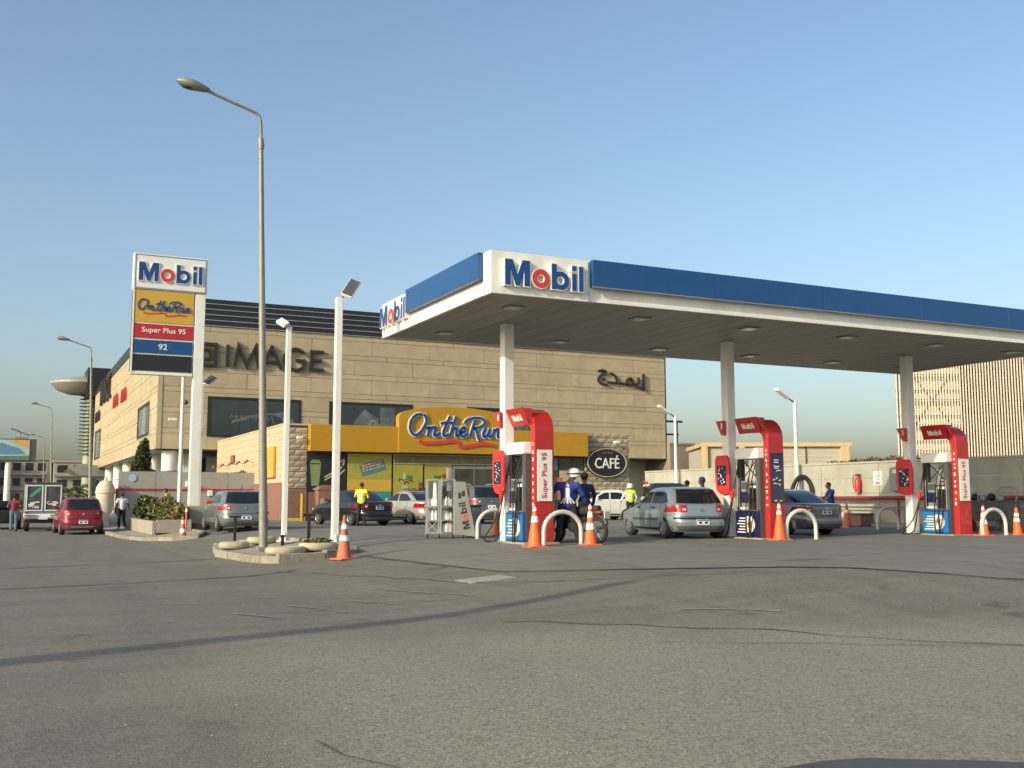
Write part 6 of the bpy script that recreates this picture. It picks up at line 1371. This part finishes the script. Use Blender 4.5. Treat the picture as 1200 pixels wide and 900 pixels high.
# ---------------------------------------------------------------- people
def body_mesh(prims, mats, vox=.015, smooth=3, cut=None, name='body'):
    b = MB()
    for (p, q, r0, r1, m) in prims:
        p, q = Vector(p), Vector(q)
        if (p - q).length < 1e-4: b.ball(p, r0 if not isinstance(r0, tuple) else r0, 14, 9)
        else:
            b.cyl(p, q, r0, r1, 12); b.ball(p, r0, 12, 8); b.ball(q, r1, 12, 8)
    o = b.build('tmp', 'black'); md = o.modifiers.new('r', 'REMESH'); md.mode = 'VOXEL'; md.voxel_size = vox
    sm = o.modifiers.new('s', 'SMOOTH'); sm.iterations = smooth; sm.factor = .5
    dg = bpy.context.evaluated_depsgraph_get(); me = bpy.data.meshes.new_from_object(o.evaluated_get(dg)); bpy.data.objects.remove(o)
    me.materials.clear()
    for m in mats: me.materials.append(mt(m))
    n = len(me.polygons); c = np.empty(n * 3); me.polygons.foreach_get('center', c); c = c.reshape(-1, 3)
    best = np.full(n, 1e9); idx = np.zeros(n, int)
    for (p, q, r0, r1, m) in prims:
        p_, q_ = np.array(p), np.array(q); d = q_ - p_; L2 = max(1e-9, (d * d).sum())
        t = np.clip(((c - p_) @ d) / L2, 0, 1); rr0 = min(r0) if isinstance(r0, tuple) else r0; rr1 = rr0 if isinstance(r0, tuple) else r1
        if isinstance(r0, tuple): dist = (np.linalg.norm((c - p_) / np.array(r0), axis=1) - 1) * rr0
        else: dist = np.linalg.norm(c - p_ - t[:, None] * d, axis=1) - (rr0 + (rr1 - rr0) * t)
        k = dist < best; best[k] = dist[k]; idx[k] = mats.index(m)
    me.polygons.foreach_set('material_index', idx.astype(np.int32)); me.polygons.foreach_set('use_smooth', np.ones(n, bool)); me.update(); me.name = name
    if cut:
        bm = bmesh.new(); bm.from_mesh(me); bmesh.ops.delete(bm, geom=[v for v in bm.verts if cut(v.co)], context='VERTS'); bm.to_mesh(me); bm.free()
    return me
def person(lab, x, y, rz, shirt, trousers, z=None, height=1.72, pose=None, sleeves='short', hair=True, cap=None, helmet=None, vest=False, shoes='dark', wide=1.):
    k = height / 1.72; t = thing('person', lab, 'person', (x, y, gz(x, y) if z is None else z), rz); t.scale = (k * wide, k, k)
    J = dict(pel=(0, 0, .95), che=(0, .01, 1.24), nek=(0, .0, 1.46), head=(0, .03, 1.60), shL=(-.185, 0, 1.375), elL=(-.245, -.02, 1.12), haL=(-.25, .08, .88), shR=(.185, 0, 1.375), elR=(.245, -.02, 1.12), haR=(.25, .08, .88),
             hiL=(-.09, 0, .92), knL=(-.10, .02, .50), anL=(-.105, -.02, .09), hiR=(.09, 0, .92), knR=(.10, .02, .50), anR=(.105, -.02, .09))
    if pose: J.update(pose)
    sm = shirt; P = []; A = P.append
    A((J['pel'], J['che'], .125, .15, sm)); che = Vector(J['che']); pel = Vector(J['pel'])
    for s in ('L', 'R'):
        sh, el, ha = (Vector(J[q + s]) for q in ('sh', 'el', 'ha')); hi, kn, an = (Vector(J[q + s]) for q in ('hi', 'kn', 'an'))
        A((che + Vector((0, 0, .04)), sh + Vector((0, 0, -.05)), .125, .07, sm)); A((Vector(J['nek']) + Vector((0, 0, -.075)), sh + Vector((0, 0, .0)), .070, .062, sm)); A((pel + (Vector(hi) - pel) * .4 + Vector((0, 0, .03)), che, .115, .12, sm))
        sx = -1 if s == 'L' else 1; mid_ = sh.lerp(el, .55)
        A((sh, mid_, .064, .060, sm))
        lo = sm if sleeves == 'long' else 'skin'
        A((mid_, el, .05 if lo == 'skin' else .058, .043 if lo == 'skin' else .052, lo)); w_ = el.lerp(ha, .86)
        A((el, w_, .043 if lo == 'skin' else .05, .030 if lo == 'skin' else .04, lo))
        d = (ha - el).normalized(); side = d.cross(Vector((0, 1, 0)) if abs(d.y) < .8 else Vector((0, 0, 1))).normalized(); fwd = side.cross(d).normalized()
        A((w_, ha + d * .035, .028, .034, 'skin'))
        for i in range(4):
            o_ = fwd * (.030 - .02 * i); r1 = ha + d * .05 + o_; L = (.062, .072, .068, .052)[i]; r2 = r1 + d * L * .55 - side * sx * .006; r3 = r2 + d * L * .4 - side * sx * .02
            A((r1, r2, .0115, .0105, 'skin')); A((r2, r3, .0105, .009, 'skin'))
        A((ha + fwd * .03, ha + fwd * .062 + d * .035, .013, .011, 'skin')); A((ha + fwd * .062 + d * .035, ha + fwd * .058 + d * .065, .011, .010, 'skin'))
        A((hi, kn, .100, .072, trousers)); A((kn, an + Vector((0, 0, .03)), .070, .056, trousers))
        fd = Vector((sx * .03, .16, -.045)); A((an + Vector((0, -.03, -.035)), an + fd, .045, .036, shoes))
    A((pel + Vector((0, 0, -.02)), pel + Vector((0, 0, -.02)), (.155, .115, .12), 0, trousers))
    nk, hd = Vector(J['nek']), Vector(J['head'])
    A((che + Vector((0, 0, .14)), nk.lerp(hd, .35), .062, .055, 'skin')); A((hd, hd, (.076, .095, .115), 0, 'skin')); A((hd + Vector((0, .03, -.06)), hd + Vector((0, .045, -.075)), .052, .04, 'skin'))
    A((hd + Vector((0, .085, .0)), hd + Vector((0, .108, -.022)), .012, .016, 'skin'))
    for sx in (-1, 1): A((hd + Vector((sx * .074, -.005, -.02)), hd + Vector((sx * .080, -.01, .02)), .014, .016, 'skin'))
    mats = list(dict.fromkeys(p[4] for p in P)); me = body_mesh(P, mats); bd = link(bpy.data.objects.new('body', me), t)
    b = MB()
    for sx in (-1, 1): b.ball(hd + Vector((sx * .030, .083, .012)), (.013, .010, .008), 8, 6)
    b.build('eyes', 'hair', t); b = MB(); b.obox(hd + Vector((0, .092, -.055)), (.022, 0, 0), (0, .005, 0), (0, 0, .004)); b.build('mouth', mat('lips', (.16, .05, .04), .5), t)
    if hair and not helmet:
        b = MB(); b.ball(hd + Vector((0, -.012, .022)), (.086, .102, .112), 18, 12); i = MB(); me = b.mesh('hair', 'hair'); bm = bmesh.new(); bm.from_mesh(me)
        bmesh.ops.delete(bm, geom=[v for v in bm.verts if v.co.z < hd.z - .055 + max(0, v.co.y - hd.y) * 1.6], context='VERTS'); rr = random.Random(3)
        for v in bm.verts: v.co += Vector((rr.uniform(-1, 1), rr.uniform(-1, 1), rr.uniform(-1, 1))) * .003
        bm.to_mesh(me); bm.free(); o = link(bpy.data.objects.new('hair', me), t); s_ = o.modifiers.new('s', 'SOLIDIFY'); s_.thickness = .01
    if cap:
        b = MB(); b.lathe([(.099, -.01), (.102, .03), (.095, .075), (.07, .105), (.02, .118)], hd + Vector((0, -.01, .03)), n=20); b.prism([(.085 * math.cos(a), .09 * math.sin(a) * 1.0 + .0) for a in [math.pi * q / 10 for q in range(11)]], hd + Vector((0, .07, .02)), (1, 0, 0), (0, 1, -.15), (0, 0, 1), .012); b.build('cap', cap, t)
    if helmet:
        b = MB(); b.lathe([(.125, -.05), (.14, .0), (.142, .06), (.125, .11), (.08, .155), (.02, .165)], hd + Vector((0, -.01, 0)), n=22); hm_ = b.build('helmet', helmet, t)
        if helmet == 'steelwhite': b = MB(); b.lathe([(.1435, .01), (.1455, .05)], hd + Vector((0, -.01, 0)), n=22, cap=False); b.build('dark_band', 'dgrey', hm_)
        if helmet == 'rider': pass
    if vest:
        V = [(p, q, (r0 + .016 if not isinstance(r0, tuple) else r0), r1 + .016, 'hivis') for (p, q, r0, r1, m) in P if m == sm and Vector(p).z > .9 and max(abs(Vector(p).x), abs(Vector(q).x)) < .2]
        vm = body_mesh(V, ['hivis', 'reflect'], .018, 2, cut=lambda c: c.z < J['pel'][2] - .06 or abs(c.x) > .235 or c.z > J['nek'][2] + .005, name='vest')
        zs = che.z
        for p in vm.polygons:
            if zs - .17 < p.center.z < zs - .12 or zs - .04 < p.center.z < zs + .005: p.material_index = 1
        link(bpy.data.objects.new('vest', vm), t)
    return t
PH = lambda **k: k
person('man in a maroon T-shirt and jeans standing with his back turned at far left', -10.95, 30.3, rad(-8), 'maroon', 'denim', z=-.42, pose=PH(haL=(-.2, .2, 1.02), haR=(.2, .2, 1.02), elL=(-.27, .0, 1.14), elR=(.27, 0, 1.14)))
p_ = person('man in a white shirt and black trousers walking along the pavement with a white bag', -6.55, 26.9, rad(12), 'whitec', 'dark', z=-.29, height=1.68, shoes='whitec', pose=PH(elL=(-.30, -.06, 1.14), haL=(-.36, -.10, .92), elR=(.30, .02, 1.16), haR=(.36, .12, .98), knL=(-.09, .08, .50), anL=(-.09, .04, .09), knR=(.10, -.02, .50), anR=(.10, -.22, .12)))
bag = thing('carrier_bag', 'white plastic carrier bag hanging from the left hand of the man in white', 'bag', (-6.92, 26.7, -.29)); b = MB(); b.smooth = True; r = random.Random(6); n1 = 14; hs = (.12, .2, .35, .5, .62, .72)
for h_, w_ in zip(hs, (.10, .17, .19, .16, .09, .03)):
    for q in range(n1): a = 6.283 * q / n1; ww = w_ * r.uniform(.85, 1.15); b.v.append((ww * math.cos(a), ww * .6 * math.sin(a), h_ + .1))
for i in range(5):
    for q in range(n1): q2 = (q + 1) % n1; b.face((i * n1 + q, i * n1 + q2, (i + 1) * n1 + q2, (i + 1) * n1 + q))
b.face(list(range(n1))[::-1]); b.face([5 * n1 + q for q in range(n1)]); b.build('bag_body', 'whitec', bag); b = MB(); b.tube(catmull([(-.03, 0, .8), (-.03, 0, .95), (0, 0, 1.03), (.03, 0, .95), (.03, 0, .8)]), .008, 5); b.build('bag_handle', 'whitec', bag)
person('person in a yellow top behind the planter bushes, only head and shoulders showing', -4.35, 28.5, rad(60), 'yellc', 'dark', z=.0, height=1.62, sleeves='long', pose=PH(che=(0, .06, 1.2), head=(0, .12, 1.56), nek=(0, .06, 1.42)))
person('attendant in a bright hi-vis vest over a yellow shirt standing beside the black saloon', 1.55, 16.75, rad(-25), 'yellc', 'dark', height=1.74, sleeves='long', vest=True, pose=PH(elL=(-.26, .06, 1.18), haL=(-.14, .24, 1.14), elR=(.26, .02, 1.14), haR=(.18, .22, 1.08), anL=(-.16, .04, .09), anR=(.14, -.04, .09)))
# rider and attendants at the first pump
rp_ = person('rider in a royal blue shirt printed with a white rocket, back turned, white helmet', 1.12, -1.12, rad(-28), 'rblue', 'dark', height=1.80, sleeves='long', helmet='steelwhite', pose=PH(head=(.13, .10, 1.60), nek=(.07, .05, 1.45), elL=(-.31, .02, 1.16), haL=(-.30, .22, 1.0), elR=(.31, .06, 1.14), haR=(.26, .28, 1.02), anL=(-.2, -.04, .09), knL=(-.15, .02, .5), anR=(.2, .0, .09), knR=(.15, .02, .5), pel=(0, 0, .90)), wide=1.18)
from mathutils.bvhtree import BVHTree
rb = [c for c in bpy.data.objects if c.parent == rp_ and c.name.startswith('body')][0].data
bv = BVHTree.FromPolygons([v.co for v in rb.vertices], [tuple(p.vertices) for p in rb.polygons])
def back_print(nm, m, quads):
    b = MB(); b.smooth = True
    for Q in quads:      # each quad (4 corners, x z) is gridded and laid on the cloth
        i0 = len(b.v); n1, n2 = 4, 14
        for j in range(n2 + 1):
            f = j / n2; A = [Q[0][i] + (Q[3][i] - Q[0][i]) * f for i in (0, 1)]; B = [Q[1][i] + (Q[2][i] - Q[1][i]) * f for i in (0, 1)]
            for i in range(n1 + 1):
                g = i / n1; x_, z_ = A[0] + (B[0] - A[0]) * g, A[1] + (B[1] - A[1]) * g
                h = bv.ray_cast(Vector((x_, -1, z_)), Vector((0, 1, 0)))[0]; b.v.append((x_, (h.y if h else -.1) - .005, z_))
        for j in range(n2):
            for i in range(n1): a_ = i0 + j * (n1 + 1) + i; b.face((a_, a_ + 1, a_ + n1 + 2, a_ + n1 + 1))
    b.build(nm, m, rp_)
back_print('rocket_print', 'whitec', [[(-.045, 1.08), (.045, 1.08), (.040, 1.30), (-.040, 1.30)], [(-.040, 1.33), (.040, 1.33), (.004, 1.43), (-.004, 1.43)]] + [[(q - .018, .93), (q + .018, .93), (q * .35 + .014, 1.07), (q * .35 - .014, 1.07)] for q in (-.14, -.07, 0, .07, .14)])
back_print('rocket_band', 'lblue', [[(-.040, 1.30), (.040, 1.30), (.040, 1.33), (-.040, 1.33)]])
person('attendant in a navy shirt and dark cap standing just beyond the motorbike', 2.4, .25, rad(-15), 'navy', 'dark', height=1.76, cap='dark', sleeves='long', pose=PH(elR=(.27, .02, 1.14), haR=(.26, .16, .90), haL=(-.24, .22, 1.0)))
person('attendant in a hi-vis vest and white helmet standing beside the small white hatchback', 15.9, 19.3, rad(-15), 'whitec', 'dark', height=1.80, sleeves='long', vest=True, helmet='white', pose=PH(elL=(-.34, .0, 1.16), haL=(-.42, .05, .96), elR=(.30, .02, 1.14), haR=(.34, .08, .92)))
person('person in dark navy clothes bending over by the dark doorway, right of the white helmet', 16.9, 19.8, rad(-60), 'navy', 'dark', height=1.74, sleeves='long', pose=PH(che=(0, .16, 1.18), nek=(0, .30, 1.34), head=(0, .42, 1.42), shL=(-.185, .26, 1.30), shR=(.185, .26, 1.30), elL=(-.24, .40, 1.08), elR=(.24, .40, 1.08), haL=(-.2, .55, .95), haR=(.2, .55, .95)))
person('bare-headed dark haired man behind the roof of the silver hatchback', 10.53, 7.03, rad(10), 'dark', 'dark', height=1.74)
person('man in a purple blue cap and navy shirt looking left behind the silver hatchback', 9.81, 5.14, rad(60), 'navy', 'dark', height=1.80, cap=mat('purple_cap_cloth', (.10, .08, .30), .8))
p_ = person('attendant in a blue shirt leaning beside the hose coils and faded cone', 16.9, 6.7, rad(70), 'rblue', 'dark', height=1.74, pose=PH(che=(0, .04, 1.24), head=(0, .10, 1.57), nek=(0, .05, 1.44), elL=(-.24, .16, 1.16), haL=(-.18, .36, 1.02), elR=(.25, .12, 1.16), haR=(.2, .34, 1.05), knL=(-.10, .10, .50), anL=(-.12, .06, .09), anR=(.12, -.16, .09)))
fl = thing('flower_garland', 'small red and white decoration standing on the roof of the silver hatchback', 'decoration', (5.9, 2.6, 1.43)); b = MB(); r = random.Random(5)
for k in range(14): b.m = k % 2; b.ball((r.uniform(-.1, .1), r.uniform(-.06, .06), r.uniform(.03, .17)), .035, 7, 5)
b.build('flowers', ['pred', 'whitec'], fl)
